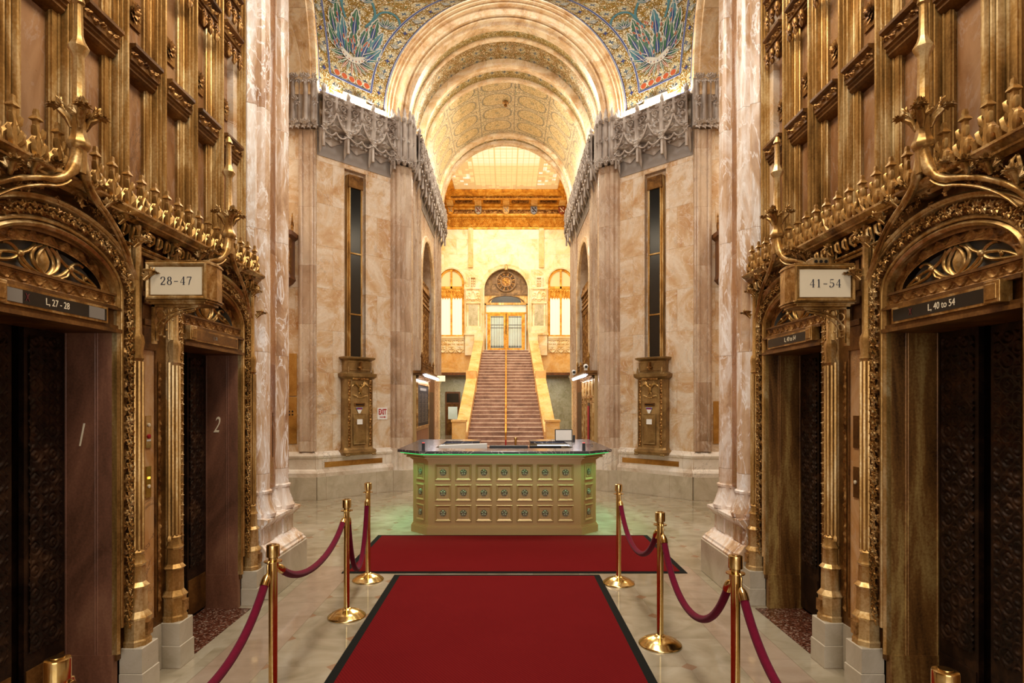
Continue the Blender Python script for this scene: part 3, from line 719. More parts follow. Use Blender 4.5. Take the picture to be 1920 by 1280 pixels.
        for q in (-1, 1):
            mb.tube([(x + q * .036, -.040, .90), (x + q * .036, -.040, 2.10)], .012, 6)
            mb.lathe([(.018, .86), (.021, .88), (.013, .90)], (x + q * .036, -.04, 0), 6)
            mb.tube([(x + q * .030, -.030, 2.26), (x + q * .030, -.030, 2.95)], .009, 6)
        gablet(mb, x, -.07, 3.03)
        col_ = mb.build('colonnette', 'goldv', t, 30)
        MB().box(x - .028, x + .028, -.140, -.120, .37, .45).build('carved_panel', 'carve', col_)
        mb = MB(); mb.box(x - .09, x + .09, -.145, 0, 0, .155, .004); mb.box(x - .085, x + .085, -.138, 0, .157, .31, .004)
        mb.build('stone_block', 'plinth', t)
        # carved side strip beside the marble of the pier
        MB().relief([(e * .735, .40), (e * .735, 2.1)], .03, h_foliage(.05), .014, -.014, 8, .009, off=-.015).build('side_strip', 'carve', t, 70)
    # ogee hood and its pinnacle
    mb = MB()
    for e in (-1, 1):
        P = bez((e * .60, -.05, 2.60), (e * .52, -.07, 2.80), (e * .30, -.10, 2.90), (e * .16, -.125, 2.93), 10) + bez((e * .16, -.125, 2.93), (e * .06, -.14, 2.97), (e * .012, -.14, 3.04), (0, -.14, 3.20), 8)[1:]
        mb.tube(P, [.014] * 10 + [.022] * 4 + [.032] * 5, 8)
        P2 = [(x * .93, y - .01, z - .03) for x, y, z in P[2:14]]
        mb.tube(P2, .008, 6)
    mb.build('ogee_hood', 'gold', t, 60)
    for e in (-1, 1):
        for i, (x, z) in enumerate(((.13, 2.99), (.25, 2.95), (.38, 2.90), (.52, 2.80), (.615, 2.62))):
            mb = MB(); crocket(mb, (e * x, -.10, z - .03), (e * .5, -.75, .2), .065, .6, i)
            if i > 1: mb.lathe([(.008, -.01), (.034, .012), (.040, .02), (.030, .026)], (e * (x + .01), -.13, z + .012), 5)
            mb.build('crocket', 'gold', t, 60)
    mb = MB(); rr = random.Random(3)
    for e in (-1, 1):
        for q in range(30):
            x = .03 + .38 * rr.random(); zz = 2.88 + .12 * rr.random() - .14 * (x - .04); an = rr.uniform(0, 6.28)
            leaflet(mb, (e * x, -.06 - .03 * rr.random(), zz), (cos(an), 0, sin(an)), (0, -1, .2), rr.uniform(.030, .046), 5, 2.4)
    mb.build('leaf_cluster', 'carve', t, 60)
    mb = MB()
    mb.lathe([(.034, 3.02), (.038, 3.14), (.050, 3.15), (.056, 3.165), (.054, 3.18), (.044, 3.20), (.038, 3.215), (.034, 3.24), (.032, 3.34), (.036, 3.36), (.030, 3.37), (.026, 3.62), (.032, 3.64), (.048, 3.665), (.050, 3.675), (.030, 3.71), (.022, 3.74), (.019, 3.90), (.030, 3.91), (.027, 3.925), (.012, 3.96)], (0, -.14, 0), 8, a0=pi / 8)
    pn = mb.build('pinnacle', 'goldv', t, 30)
    mb = MB()
    for k in range(4):
        a = pi / 4 + k * pi / 2
        crocket(mb, (.02 * cos(a), -.14 + .02 * sin(a), 3.275), (cos(a), sin(a), 0), .078, .95, k); mb.tube([(.03 * cos(a), -.14 + .03 * sin(a), 3.25), (.045 * cos(a), -.14 + .045 * sin(a), 3.30), (.085 * cos(a), -.14 + .085 * sin(a), 3.33)], [.010, .022, .014], 6)
    mb.build('leaf_capital', 'gold', pn, 60)
    return t

def hall_wall(s):
    loc, rz, sg = hall_frame(s)
    side = 'left' if s < 0 else 'right'
    w_ = struct('wall_' + side, loc, rz)
    def bx(mb, D0, D1, y0, y1, z0, z1):
        a, b = sorted((D0 * sg, D1 * sg)); mb.box(a, b, y0, y1, z0, z1)
    mb = MB()
    bx(mb, -4, 2.335, 0, .4, .31, 2.86)
    bx(mb, 3.855, 4.005, .02, .4, .31, 2.86)
    bx(mb, -4, 5.62, .40, .5, 0, 2.4)
    bx(mb, -4, 5.62, .06, .5, 2.80, 3.0)
    bx(mb, -4, 5.62, .16, .5, 3.0, 7.2)
    for D0 in OPENINGS: bx(mb, D0 - .76, D0 + .76, .06, .4, 2.66, 2.86)
    mb.build('backing', 'brown', w_)
    mb = MB(); bx(mb, -4, 2.335, -.03, .4, 0, .31); bx(mb, 3.815, 4.045, -.02, .4, 0, .31)
    mb.build('stone_base', 'plinth', w_)
    mb = MB()
    for D0 in OPENINGS: bx(mb, D0 - .47, D0 + .47, -.12, .40, .0, .004)
    mb.build('terrazzo_threshold', 'terrazzo', w_)
    # marble slab and frame between the two entrances
    mb = MB(); bx(mb, 3.855, 4.005, .005, .02, .36, 2.17); mb.build('marble_panel', 'marbq', w_)
    mb = MB()
    for (a, b) in ((3.845, 3.86), (4.0, 4.015)): bx(mb, a, b, -.01, .02, .31, 2.9)
    bx(mb, 3.86, 4.0, -.012, .02, .31, .37); bx(mb, 3.86, 4.0, -.012, .02, 2.17, 2.33)
    bx(mb, 3.86, 4.0, -.02, .02, 2.33, 2.37); bx(mb, 3.86, 4.0, -.02, .02, 2.47, 2.52)
    for q in (-.035, .035): bx(mb, 3.93 + q - .02, 3.93 + q + .02, -.014, .02, 2.56, 2.76)
    mb.build('panel_frame', 'brown', w_, bevel=.003)
    mul = [2.06, 2.48, 2.90, 3.32, 3.745, 4.16, 4.58, 5.0, 5.42]
    for i, D in enumerate(mul):
        mb = MB(); vreed(mb, D * sg, 3.0, 7.2, REED2, y=.07); mb.build('mullion', 'goldv', w_, 40)
        if i == len(mul) - 1: break
        m = (D + mul[i + 1]) / 2
        mb = MB(); bx(mb, m - .10, m + .10, .125, .15, 3.0, 7.2); mb.build('marble_panel', 'marbp', w_)
        mb = MB()
        for q in (-1, 1):
            bx(mb, m + q * .13 - .028, m + q * .13 + .028, .09, .16, 3.0, 7.2)
            mb.tube([((m + q * .104) * sg, .105, 3.0), ((m + q * .104) * sg, .105, 7.2)], .009, 6)
            mb.tube([((m + q * .150) * sg, .088, 3.0), ((m + q * .150) * sg, .088, 7.2)], .007, 6)
        mb.build('flat_strip', 'goldv', w_, 40)
        # transom: a little hood over a band of foliage and steps
        for zt, hh in ((4.13, 1.0), (5.10, 1.0), (5.45, .8)):
            mb = MB(); a, b = sorted(((m - .155) * sg, (m + .155) * sg))
            prof = [(.15, .0), (.0, .0), (.0, -.02), (.03, -.035), (.03, -.105), (.045, -.11), (.045, -.125), (.058, -.135), (.058, -.15), (.075, -.165), (.15, -.20)]
            mb.loft([[(x, y, zt + z * hh) for y, z in prof] for x in (a, b)])
            tr = mb.build('transom', 'brown', w_)
            mb = MB(); mb.relief([(a, zt - .10 * hh), (b, zt - .10 * hh)], .062 * hh, h_foliage(.06), .026, .032, 12, .007)
            mb.build('transom_foliage', 'carve', tr, 70)
            if zt > 5:
                mb = MB()
                for q in (-.10, 0, .10):
                    mb.lathe([(.004, -.30), (.022, -.27), (.014, -.24), (.026, -.20), (.016, -.165)], (m * sg + q, .02, zt), 6)
                    for kk in range(3):
                        leaflet(mb, (m * sg + q + .012 * (kk - 1), .012, zt - .17 - .03 * kk), ((kk - 1) * .8, -.2, -.8), (0, -1, 0), .042, 5, 2.2)
                mb.build('pendant', 'carve', tr, 60)
        mb = MB(); c = (m * sg, .11, 4.42)
        for ring_, (nn, rr) in enumerate(((8, .062), (6, .042))):
            for k in range(nn):
                a = 2 * pi * k / nn + ring_ * .4
                petal(mb, Vector((c[0], c[1] - .012 * ring_, c[2])), Vector((cos(a), -.15, 1.25 * sin(a))), Vector((0, -1, 0)), rr, .020, .012)
        mb.ball((c[0], .09, c[2]), .022, 8, 5)
        mb.box(c[0] - .075, c[0] + .075, .112, .13, c[2] - .09, c[2] + .09)
        mb.build('rosette', 'carve', w_, 60)
    # cornice and its crest
    co = thing('bronze_cornice', 'gilded cornice with spiky cresting above the %s elevators' % side, 'cornice', loc, rz)
    x0, x1 = sorted((1.5 * sg, 5.50 * sg))
    mb = MB()
    for prof in ([(.05, 2.93), (-.07, 2.93), (-.085, 2.945), (-.10, 2.95), (-.10, 2.962), (-.125, 2.975), (-.135, 2.985), (-.135, 2.998), (-.05, 3.005), (.05, 3.005)],
                 [(.0, 2.775), (-.03, 2.775), (-.04, 2.79), (-.03, 2.80), (.0, 2.80)]):
        mb.loft([[(x, y, z) for y, z in prof] for x in (x0, x1)])
    mb.build('ledge', 'gold', co, 30)
    MB().relief([(x0, 2.80), (x1, 2.80)], .020, h_rope(.022), .018, -.035, 6, .005).build('rope_moulding', 'gold', co, 70)
    mb = MB(); step = .088
    for k in range(int(4.0 / step)):
        D = 1.5 + .05 + k * step
        if min(abs(D - e) for e in OPENINGS) < .46: continue
        x = D * sg
        for q in (-1, 1): mb.tube([(x + q * .010, -.055, 2.835), (x + q * .022, -.075, 2.86), (x + q * .018, -.08, 2.895), (x + q * .004, -.07, 2.915)], [.006, .011, .010, .005], 5)
        mb.ball((x, -.06, 2.84), .012, 6, 4)
    for D in (3.755, 4.105, 2.43, 5.40):
        for q in range(7): leaflet(mb, (D * sg, -.085 - .004 * q, 2.885), (cos(q * .9), -.2, sin(q * .9)), (0, -1, 0), .045, 5, 2.0)
    mb.build('leaf_frieze', 'gold', co, 60)
    fm = None; k = 0
    D = 3.301 - .139 * 12
    while D < 5.48:
        if min(abs(D - e) for e in OPENINGS) > .05:
            if fm is None: fm = finial_mesh().build('finial', 'goldv', co, 50); f = fm
            else: f = dup(fm, parent=co)
            f.location = (D * sg, -.085, 3.0)
        D += .139
    return w_
for s in (-1, 1): hall_wall(s)
make_portal(-1, E1, 'gilded arched elevator doorway at the far left edge, marked L, 27 - 28', 'plum', ('L, 27 - 28', .050, -.03, True), 1)
make_portal(-1, E2, 'gilded arched elevator doorway half behind the 28-47 sign lantern', 'plum', ('L 28', .040, -.04, False), 2)
make_portal(1, E1, 'gilded arched elevator doorway at the far right edge, marked L, 40 to 54', 'patina', ('L, 40 to 54', .052, .01, True), 4)
make_portal(1, E2, 'gilded arched elevator doorway half behind the 41-54 sign lantern', 'patina', ('L, 40 to 54', .050, .035, True), 3)
for s, e, n_ in ((-1, E1, '1'), (-1, E2, '2')):
    tx = text(n_, .20, 'ivory', [o for o in COL.objects if o.name.startswith('elevator_portal') and abs(o.location.y - e) < .01 and o.location.x < 0][0], (.467, .19, 1.62), (pi / 2, 0, -pi / 2), 'car_number', shear=.35, sx=.55)

# hall ceiling and back
o = MB().box(-2.6, 2.6, -4, 5.6, 7.2, 7.3).build('ceiling', 'archm'); o['kind'] = 'structure'
o = MB().box(-2.6, 2.6, -4.1, -4, 0, 7.2).build('wall_entrance', 'marb'); o['kind'] = 'structure'

# sign lanterns on pierced brackets
def lantern(s, txt, label, D0, x_in, x_out, z0, z1):
    t = thing('sign_lantern', label, 'sign', (0, D0, 0), 0, 'hall sign lanterns')
    a, b = sorted((x_in, x_out)); d = .17
    sgn = -s     # towards the room
    poly = [(a, 0), (b, 0), (b + .015, .10), (b, .20), (a, .20)] if s < 0 else [(a, 0), (b, 0), (b, .20), (a, .20), (a - .015, .10)]
    mb = MB().prism(poly, z0 + .012, z1 - .012)
    cx, cy = (a + b) / 2, .10
    for zz, k in ((z0 - .008, 1.0), (z0 + .004, 1.04), (z1 - .014, 1.04), (z1 - .002, 1.0)):
        mb.prism([(cx + (x - cx) * k, cy + (y - cy) * k) for x, y in poly], zz, zz + .010)
    mb.prism([(cx + (x - cx) * .9, cy + (y - cy) * .9) for x, y in poly], z0 - .022, z0 - .006)
    mb.build('housing', 'gold', t, bevel=.002)
    mb = MB(); w_ = .022
    fr = [(a + .012, z0 + .018), (b - .012, z0 + .018), (b - .012, z1 - .018), (a + .012, z1 - .018)]
    mb.sweep(fr, [(-.012, .0), (-.012, -.012), (-.004, -.018), (.008, -.010), (.012, .0)], closed=True, y=0)
    mb.build('face_frame', 'goldv', t, 30)
    MB().box(a + .030, b - .030, -.006, .0, z0 + .035, z1 - .035).build('face_plate', 'ivory', t)
    serif_text(txt.replace(' ', ''), .052, 'ink', t, (cx, -.0075, (z0 + z1) / 2), .80)
    # bracket
    mb = MB(); wx = s * (HX - .10); L = abs(x_out - x_in) * .78
    P = lambda u, z: (wx - s * u, .06, z)
    mb.box(*sorted((wx, wx - s * .022)), .045, .075, z0 - .27, z0 - .02)
    mb.box(*sorted((wx, wx - s * L)), .045, .075, z0 - .034, z0 - .018)
    mb.tube([P(u, z) for u, z in [(.03, z0 - .25)] + bez((.03, z0 - .20), (.035, z0 - .10), (.10, z0 - .05), (L * .95, z0 - .035), 10)], .008, 6)
    mb.tube([P(u, z) for u, z in bez((.06, z0 - .215), (.06, z0 - .12), (.12, z0 - .075), (L * .9, z0 - .05), 10)], .007, 6)
    for (u, z, r) in ((.055, z0 - .085, .028), (.10, z0 - .062, .022), (.05, z0 - .15, .022), (.15, z0 - .05, .016), (.045, z0 - .20, .014)):
        pts = [P(u + r * cos(a_ * pi / 5), z + r * sin(a_ * pi / 5)) for a_ in range(11)]
        mb.tube(pts, .005, 5)
    for (u, z) in ((.075, z0 - .225), (.09, z0 - .18), (.13, z0 - .115), (.18, z0 - .085), (.22, z0 - .07)):
        mb.ball(P(u, z), .010, 6, 4)
    mb.build('bracket', 'gold', t, 60)
    if s > 0:
        m2 = MB().box(cx - .06, cx + .045, .03, .12, z1, z1 + .05).build('sensor_box', 'mail', t, bevel=.003)
        for k in range(3): MB().lathe([(.011, 0), (.011, .004)], (0, 0, 0), 12).build('sensor_eye', 'black', m2, loc=(cx - .04 + k * .032, .031, z1 + .025)).rotation_euler = (pi / 2, 0, 0)
    return t
lantern(-1, '28 - 47', 'cream sign lantern reading 28-47 on a gilded bracket', 3.75, -2.255, -1.87, 2.47, 2.715)
lantern(1, '41 - 54', 'cream sign lantern reading 41-54 with three sensors on top', 3.78, 2.255, 1.87, 2.46, 2.705)

# call button plates on the marble between elevators
def plate(s, z0, z1, label, kind):
    t = thing('call_button_plate', label, 'elevator buttons', (s * (HX), 3.93, 0), pi / 2 if s < 0 else -pi / 2, 'elevator button plates')
    MB().box(-.030, .030, -.002, .006, z0, z1).build('face_plate', 'brass' if s < 0 else 'brown', t, bevel=.002)
    zc = (z0 + z1) / 2
    def btn(z, mat, r=.013, nm='button'):
        b = MB().lathe([(r, 0), (r, .006), (r * .7, .008)], (0, 0, 0), 14).build(nm, mat, t, 30, loc=(0, -.002, z)); b.rotation_euler = (pi / 2, 0, 0)
    if kind == 'key': btn(zc + .045, 'ivory'); btn(zc - .03, 'red', .015, 'fire_key'); MB().box(-.022, .022, -.0035, -.002, zc - .062, zc - .05).build('label_strip', 'white', t)
    if kind == 'call': MB().box(-.012, .012, -.006, -.002, zc + .02, zc + .034).build('lit_arrow', 'amber', t); btn(zc - .03, 'ivory')
    if kind == 'one': btn(zc, 'ivory')
    return t
plate(-1, 1.52, 1.735, 'upper brass key plate with red key on the left marble pier', 'key')
plate(-1, 1.19, 1.40, 'lower brass call button plate with lit arrow, left marble pier', 'call')
plate(1, 1.52, 1.735, 'upper plain dark plate on the right marble pier', 'none')
plate(1, 1.19, 1.395, 'lower dark plate with one button on the right marble pier', 'one')
# ------------------------------------------------------------------ marble pillars at the mouth of the elevator hall
def mir(poly, s):
    return [(x, y) for x, y in poly] if s < 0 else [(-x, y) for x, y in poly][::-1]
def shaft_bump(yc, hw, X0, out):
    q = [(-1, 0), (-.92, .28), (-.78, .34), (-.70, .18), (-.60, .20), (-.56, .62), (-.42, .86), (-.34, .70), (-.28, .88), (0, 1.0), (.28, .88), (.34, .70), (.42, .86), (.56, .62), (.60, .20), (.70, .18), (.78, .34), (.92, .28), (1, 0)]
    return [(X0 + out * b, yc + hw * a) for a, b in q]
def hall_pillar(s):
    t = thing('marble_pillar', 'tall white-veined clustered marble pillar at the end of the %s elevator wall' % ('left' if s < 0 else 'right'), 'pillar', (0, 0, 0), 0, 'marble pillars framing the lobby')
    def foot(e, f=1.0, X0=-2.34):
        p = [(-2.9, 5.47 - e * .0), (X0 - .03 + e, 5.47 - e * .0)] + [(x + e, y + e * .15 * (y - 5.64) / .15) for x, y in shaft_bump(5.635, .145, X0, .11 * f)] + [(X0 - .02 + e * .8, 5.80), (X0 - .02 + e * .8, 5.96)] + [(x + e, y + e * .5 * (y - 6.10) / .15) for x, y in shaft_bump(6.115, .145, X0, .11 * f)] + [(X0 + e * .9, 6.28 + e), (-2.9, 6.28 + e)]
        return p
    prof = [(.74, .055, 1), (.775, .06, 1), (.79, .048, 1), (.83, .034, 1), (.90, .012, 1), (.955, .008, 1), (.965, .02, 1), (.985, .022, 1), (.995, .0, 1), (8.2, 0.0, 1)]
    mb = MB(); mb.loft([[(x, y, z) for x, y in mir(foot(e, f), s)] for z, e, f in prof])
    q_ = lambda e: [(-2.9, 5.47), (-2.28 + e, 5.47), (-2.28 + e, 6.27 + e), (-2.34 + e * .6, 6.33 + e), (-2.45, 6.42 + e), (-2.9, 6.42 + e)]
    mb.loft([[(x, y, z) for x, y in mir(q_(e), s)] for z, e in ((.35, .13), (.375, .135), (.39, .12), (.41, .115), (.45, .075), (.49, .05), (.50, .035), (.64, .035), (.65, .05), (.68, .075), (.705, .095), (.73, .095), (.735, .08), (.745, .0))])
    for y0_, y1_ in ((5.52, 5.76), (6.0, 6.22)):
        a_, b_ = sorted((s * 2.232, s * 2.26)); mb.box(a_, b_, y0_, y1_, .50, .74)
    mb.build('shaft', 'marbc', t, 28)
    mb = MB(); a, b = sorted((s * 2.345, s * 2.30)); mb.box(a, b, 5.80, 5.96, .98, 8.2); mb.build('recessed_strip', 'rust', t)
    MB().prism(mir([(-2.9, 5.47), (-2.14, 5.47), (-2.14, 6.43), (-2.4, 6.55), (-2.9, 6.55)], s), 0, .35).build('plinth', 'plinth', t, bevel=.006)
    return t
for s in (-1, 1):
    hall_pillar(s)
    a, b = sorted((s * 2.347, s * 2.297))
    # near diagonal wall, side wall of the crossing behind the pillar
    MB().prism(mir([(-2.42, 6.3), (-3.55, 7.45), (-3.55, 7.65), (-8.0, 7.65), (-8.0, 7.3), (-3.3, 7.3), (-3.3, 5.3), (-2.42, 5.3)], s), 0, 7.6).build('wall_near_' + ('left' if s < 0 else 'right'), 'marb', kind='structure')
tag(MB().box(-2.314, -2.309, 5.82, 5.90, 1.30, 1.70).build('copper_plate', 'strip'), 'narrow copper plate on the recess of the left hall pillar', 'plate')
tag(MB().box(-2.325, -2.30, 5.885, 5.90, 1.28, 1.72).build('glass_notice', 'blackgl'), 'dark glass strip beside the copper plate of the left pillar', 'sign')

# ------------------------------------------------------------------ crossing
Z0 = 7.8; CY = 9.4
def base_profile(k=1.0):
    return [(.0, .43), (-.115, .43), (-.12, .50), (-.10, .54), (-.075, .57), (-.07, .76), (-.09, .78), (-.10, .82), (-.085, .85), (-.05, .87), (.0, .90)]
def lace_frieze(x0, x1, per, y0=0.0, zb=6.62, zt=7.6, proud=.17):
    """carved canopy frieze along local x: ogee canopies, scrolls and hanging lace"""
    cv = [bez((per / 2, .33), (.14, .36), (.05, .45), (0, .66), 10), [(per / 2, .30), (per / 2, 1.0)], [(per / 2 - .03, .34), (per / 2 - .03, .98)], [(0, .66), (0, .98)], [(.02, .66), (.02, .98)],
          spiral(.15, .80, .085, 1.4, 0.5), spiral(.17, .60, .07, 1.2, 2.2, -1), spiral(.07, .90, .05, 1.1, 3.0), spiral(.085, .46, .055, 1.2, 1.2), spiral(.19, .93, .04, 1, 0), spiral(.03, .56, .03, 1, 0),
          bez((per / 2, .26), (.20, .08), (.10, .05), (0, .22), 8), bez((0, .22), (.03, .14), (.10, .12), (.14, .20), 6), spiral(.07, .24, .04, 1.0, 0), spiral(.17, .20, .045, 1.0, 1.5),
          [(0, .30), (per / 2, .30)], bez((per / 2, .34), (.15, .30), (.06, .33), (0, .40), 6), [(0, .985), (per / 2, .985)]]
    hf = curves_hf(cv, per, 1, 1.0, .020, 120, 120)
    n = max(2, int((x1 - x0) / .009)); m = 100
    u = np.linspace(0, x1 - x0, n); v = np.linspace(0, 1, m); U, V = np.meshgrid(u, v, indexing='ij')
    H = hf(U, V)
    scal = .11 * np.abs(np.cos(pi * U / per)) ** 1.2
    base = .03 + .05 * V + (proud - .06) * np.clip((V - .27) / .05, 0, 1)
    Zz = zb + (scal * (1 - V) ** 3) + V * (zt - zb)
    Y = y0 - base - H * .07
    return np.stack([x0 + U, Y, Zz], -1)
def frieze_obj(parent, x0, x1, per, y0=0.0, proud=.17, knobs=True, label=None, loc=None, rz=None, zb=6.72):
    t = thing('carved_frieze', label, 'frieze', loc, rz, 'carved stone canopy friezes')
    mb = MB(); mb.grid(lace_frieze(x0, x1, per, y0, zb, 7.6, proud))
    mb.box(x0, x1, y0 - proud, y0 + .0, 7.585, 7.62)
    mb.build('canopy_band', 'frieze', t, 60)
    MB().box(x0, x1, y0 - .012, y0 + .01, 6.50, 6.95).build('flat_band', 'slate', t)
    k = int(round((x1 - x0) / per)); mb = MB(); ty = y0 - proud - .055
    for i in range(k):
        xc = x0 + per * (i + .5)
        for e in (-1, 1):
            P = bez((xc + e * (per / 2 - .02), ty, 6.98), (xc + e * .15, ty - .02, 7.00), (xc + e * .06, ty - .03, 7.10), (xc, ty - .02, 7.30), 9)
            mb.tube(P, [.024] * 4 + [.022] * 3 + [.018] * 3, 6)
            P = bez((xc + e * (per / 2 - .02), ty + .02, 6.94), (xc + e * .17, ty, 6.84), (xc + e * .08, ty, 6.80), (xc, ty, 6.93), 8); mb.tube(P, .015, 5)
            for (dx, z_) in ((.20, 7.01), (.12, 7.06), (.06, 7.15)): leaflet(mb, (xc + e * dx, ty - .03, z_), (e * .8, -.4, .8), (0, -1, .2), .06, 5, 2.3)
            for (dx, z_, an) in ((.15, 7.34, .6), (.09, 7.48, 1.4), (.20, 7.22, 2.2), (.05, 6.88, -1.2), (.16, 6.86, -1.6), (.21, 7.46, .2), (.12, 7.25, 2.8)): leaflet(mb, (xc + e * dx, y0 - proud - .075 if z_ > 7 else y0 - .12, z_), (e * cos(an), -.15, sin(an)), (0, -1, 0), .060, 5, 2.3)
        leaflet(mb, (xc, ty - .04, 7.31), (0, -.3, 1), (0, -1, 0), .08, 7, 3.2)
    q_ = 0
    while x0 + q_ < x1: leaflet(mb, (x0 + q_, y0 - proud - .01, 7.60), (0, -.35, 1), (0, -1, 0), .055, 5, 2.6); q_ += .075
    mb.build('leaf_carving', 'frieze', t); mb = None
    for i in range(k + 1):
        x = x0 + per * i - (0 if i else -.04) - (.04 if i == k else 0)
        mb = MB()
        mb.lathe([(.028, 0), (.028, .62), (.022, .66), (.022, .94), (.05, .97), (.052, 1.0), (.03, 1.02), (.045, 1.06), (.045, 1.09), (.012, 1.15), (.004, 1.17)], (x, y0 - proud - .02, 6.62 + .0), 8)
        for j in range(6): leaflet(mb, (x, y0 - proud - .045, 6.96), (cos(j * 1.05), -.3, sin(j * 1.05)), (0, -1, 0), .085, 5, 2.0)
        mb.loft([[(x + r * cos(a * pi / 3), y0 - .04 - yy + r * .8 * sin(a * pi / 3), z) for a in range(6)] for r, yy, z in ((.006, .0, 6.55), (.03, .03, 6.65), (.05, .08, 6.8), (.07, .12, 6.95))])
        mb.build('pinnacle', 'frieze', t, 60)
    return t
DL = 1.655
def diagonal(s):
    side = 'left' if s < 0 else 'right'
    loc = (-3.55, 11.15, 0) if s < 0 else (2.38, 12.32, 0); rz = pi / 4 if s < 0 else -pi / 4
    c = .81 if s < 0 else DL - .81
    w_ = struct('wall_diagonal_' + side, loc, rz)
    mb = MB(); mb.box(0, c - .25, 0, .5, .0, 6.6); mb.box(c + .25, DL, 0, .5, 0, 6.6); mb.box(c - .25, c + .25, 0, .5, 6.41, 7.9); mb.box(c - .25, c + .25, .10, .5, 0, 6.41)
    mb.box(0, DL, 0.02, .5, 6.6, 7.85)
    mb.box(c - .25, c + .25, .0, .1, .0, .9)
    mb.build('marble_facing', 'marb', w_)
    mb = MB()
    fr = [(c - .27, .9), (c - .27, 6.43), (c + .27, 6.43), (c + .27, .9)]
    mb.sweep(fr, [(-.03, .02), (-.03, -.012), (.0, -.012), (.02, .0), (.02, .09), (.0, .09)], y=0)
    mb.build('recess_surround', 'marb', w_)
    mb = MB(); x0, x1 = -.05, DL + .04
    mb.loft([[(x, y, z) for y, z in base_profile()] for x in (x0, x1)]); mb.build('base_moulding', 'marbw', w_, 30)
    MB().box(x0, x1, -.125, .0, 0, .43).build('plinth', 'plinth', w_)
    e0 = .10 if s < 0 else .12
    tag(MB().box(.12, DL - .26, -.078, -.070, .60, .70).build('brass_strip', 'strip', loc=loc, rotz=rz), 'long flat brass strip on the marble base below the %s mailbox' % side, 'plate')
    frieze_obj(None, .0, DL, DL / 3, 0.0, .17, label='grey carved canopy frieze over the %s mailbox wall' % side, loc=loc, rz=rz)
    lt = MB().box(.06, DL - .06, -.12, -.06, 7.625, 7.645).build('cove_light_strip', 'cove', loc=loc, rotz=rz)
    tag(lt, 'glowing light strip on top of the %s diagonal frieze' % side, 'light', 'cove lights above the friezes')
    # ---- mail chute
    t = thing('mail_chute', 'tall bronze and glass mail chute above the %s mailbox' % side, 'mail chute', loc, rz, 'mail chutes')
    mb = MB()
    for q in (-.14, .115): mb.box(c + q, c + q + .025, -.035, .09, 2.70, 6.28)
    for z in (3.55, 4.75): mb.box(c - .14, c + .14, -.042, .0, z, z + .03)
    mb.box(c - .17, c - .14, .0, .09, 2.70, 6.30); mb.box(c + .14, c + .17, .0, .09, 2.70, 6.30)
    mb.build('frame', 'goldv', t, bevel=.003)
    MB().box(c - .16, c + .16, -.05, .09, 6.05, 6.30).build('cap', 'brown', t, bevel=.006)
    for z0, z1 in ((2.72, 3.55), (3.58, 4.75), (4.78, 6.05)): MB().box(c - .115, c + .115, -.02, -.012, z0, z1).build('glass_panel', 'blackgl', t)
    MB().box(c - .10, c + .10, .03, .06, 2.7, 6.1).build('inner_duct', 'dark', t)
    # ---- mailbox
    cm = c + (.0 if s < 0 else -.0)
    t = thing('mailbox', 'ornate bronze lobby mailbox with eagle relief on the %s diagonal wall' % side, 'mailbox', (loc[0] + cm * cos(rz), loc[1] + cm * sin(rz), 0), rz, 'bronze mailboxes')
    mb = MB(); W = .34
    def fp(e, dd=.22): return [(-W - e, 0), (-W - e, -dd + .05 - e), (-W + .05 - e, -dd - e), (W - .05 + e, -dd - e), (W + e, -dd + .05 - e), (W + e, 0)]
    rings = [(.80, -.01), (.81, .015), (.86, .03), (.90, .02), (.91, -.01), (.95, -.03), (2.28, -.03), (2.30, .0), (2.33, .03), (2.39, .035), (2.40, .0), (2.42, -.02), (2.43, -.05), (2.64, -.05), (2.66, -.03), (2.68, .01), (2.71, .015), (2.72, -.02)]
    mb.loft([[(x, y, z) for x, y in fp(e)] for z, e in rings]); mb.build('body', 'mail', t, 30)
    dd = -.19
    for q in (-1, 1):
        mb = MB(); mb.relief([(q * .235, .96), (q * .235, 2.27)], .05, h_foliage(.055), .022, dd - .002, 10, .01, off=-.025); mb.build('side_foliage', 'carve', t, 70)
        mb = MB(); mb.tube([(q * .20, dd - .005, .95), (q * .20, dd - .005, 2.27)], .009, 6); mb.tube([(q * .272, dd - .005, .95), (q * .272, dd - .005, 2.27)], .010, 6); mb.build('side_bead', 'mail', t, 60)
        mb = MB()
        for zz in (.86, 2.35):
            for j in range(3): mb.ball((q * (.26 + .03 * j), dd - .045, zz + (.03 if zz > 2 else -.05)), .022, 6, 4)
        mb.lathe([(.02, 2.39), (.026, 2.44), (.012, 2.50), (.004, 2.52)], (q * .27, dd - .03, 0), 6)
        mb.build('corner_knob', 'mail', t, 60)
    # eagle relief: wings, head, body
    mb = MB(); yy = dd - .02
    mb.ball((0, yy, 2.08), .040, 10, 8, (1, .6, 1.7)); mb.ball((.012, yy - .015, 2.165), .024, 8, 6); petal(mb, Vector((.025, yy - .02, 2.165)), Vector((1, 0, -.3)).normalized(), Vector((0, -1, 0)), .030, .008)
    for e in (-1, 1):
        mb.tube([(e * .02, yy, 2.12), (e * .07, yy - .01, 2.17), (e * .12, yy, 2.20)], [.02, .022, .012], 6)
        for k in range(8):
            an = 1.15 - .27 * k; petal(mb, Vector((e * (.05 + .012 * k), yy, 2.15 + .005 * k)), Vector((e * cos(an), 0, sin(an))), Vector((0, -1, 0)), .11 - .004 * k if k < 6 else .08, .013, .004)
        petal(mb, Vector((e * .015, yy, 2.04)), Vector((e * .4, 0, -1)).normalized(), Vector((0, -1, 0)), .07, .015)
    for k in range(11):
        x = -.15 + .03 * k; leaflet(mb, (x, yy - .005, 1.93 + 1.6 * x * x), (cos(k), 0, sin(k)), (0, -1, 0), .030, 5, 2.4)
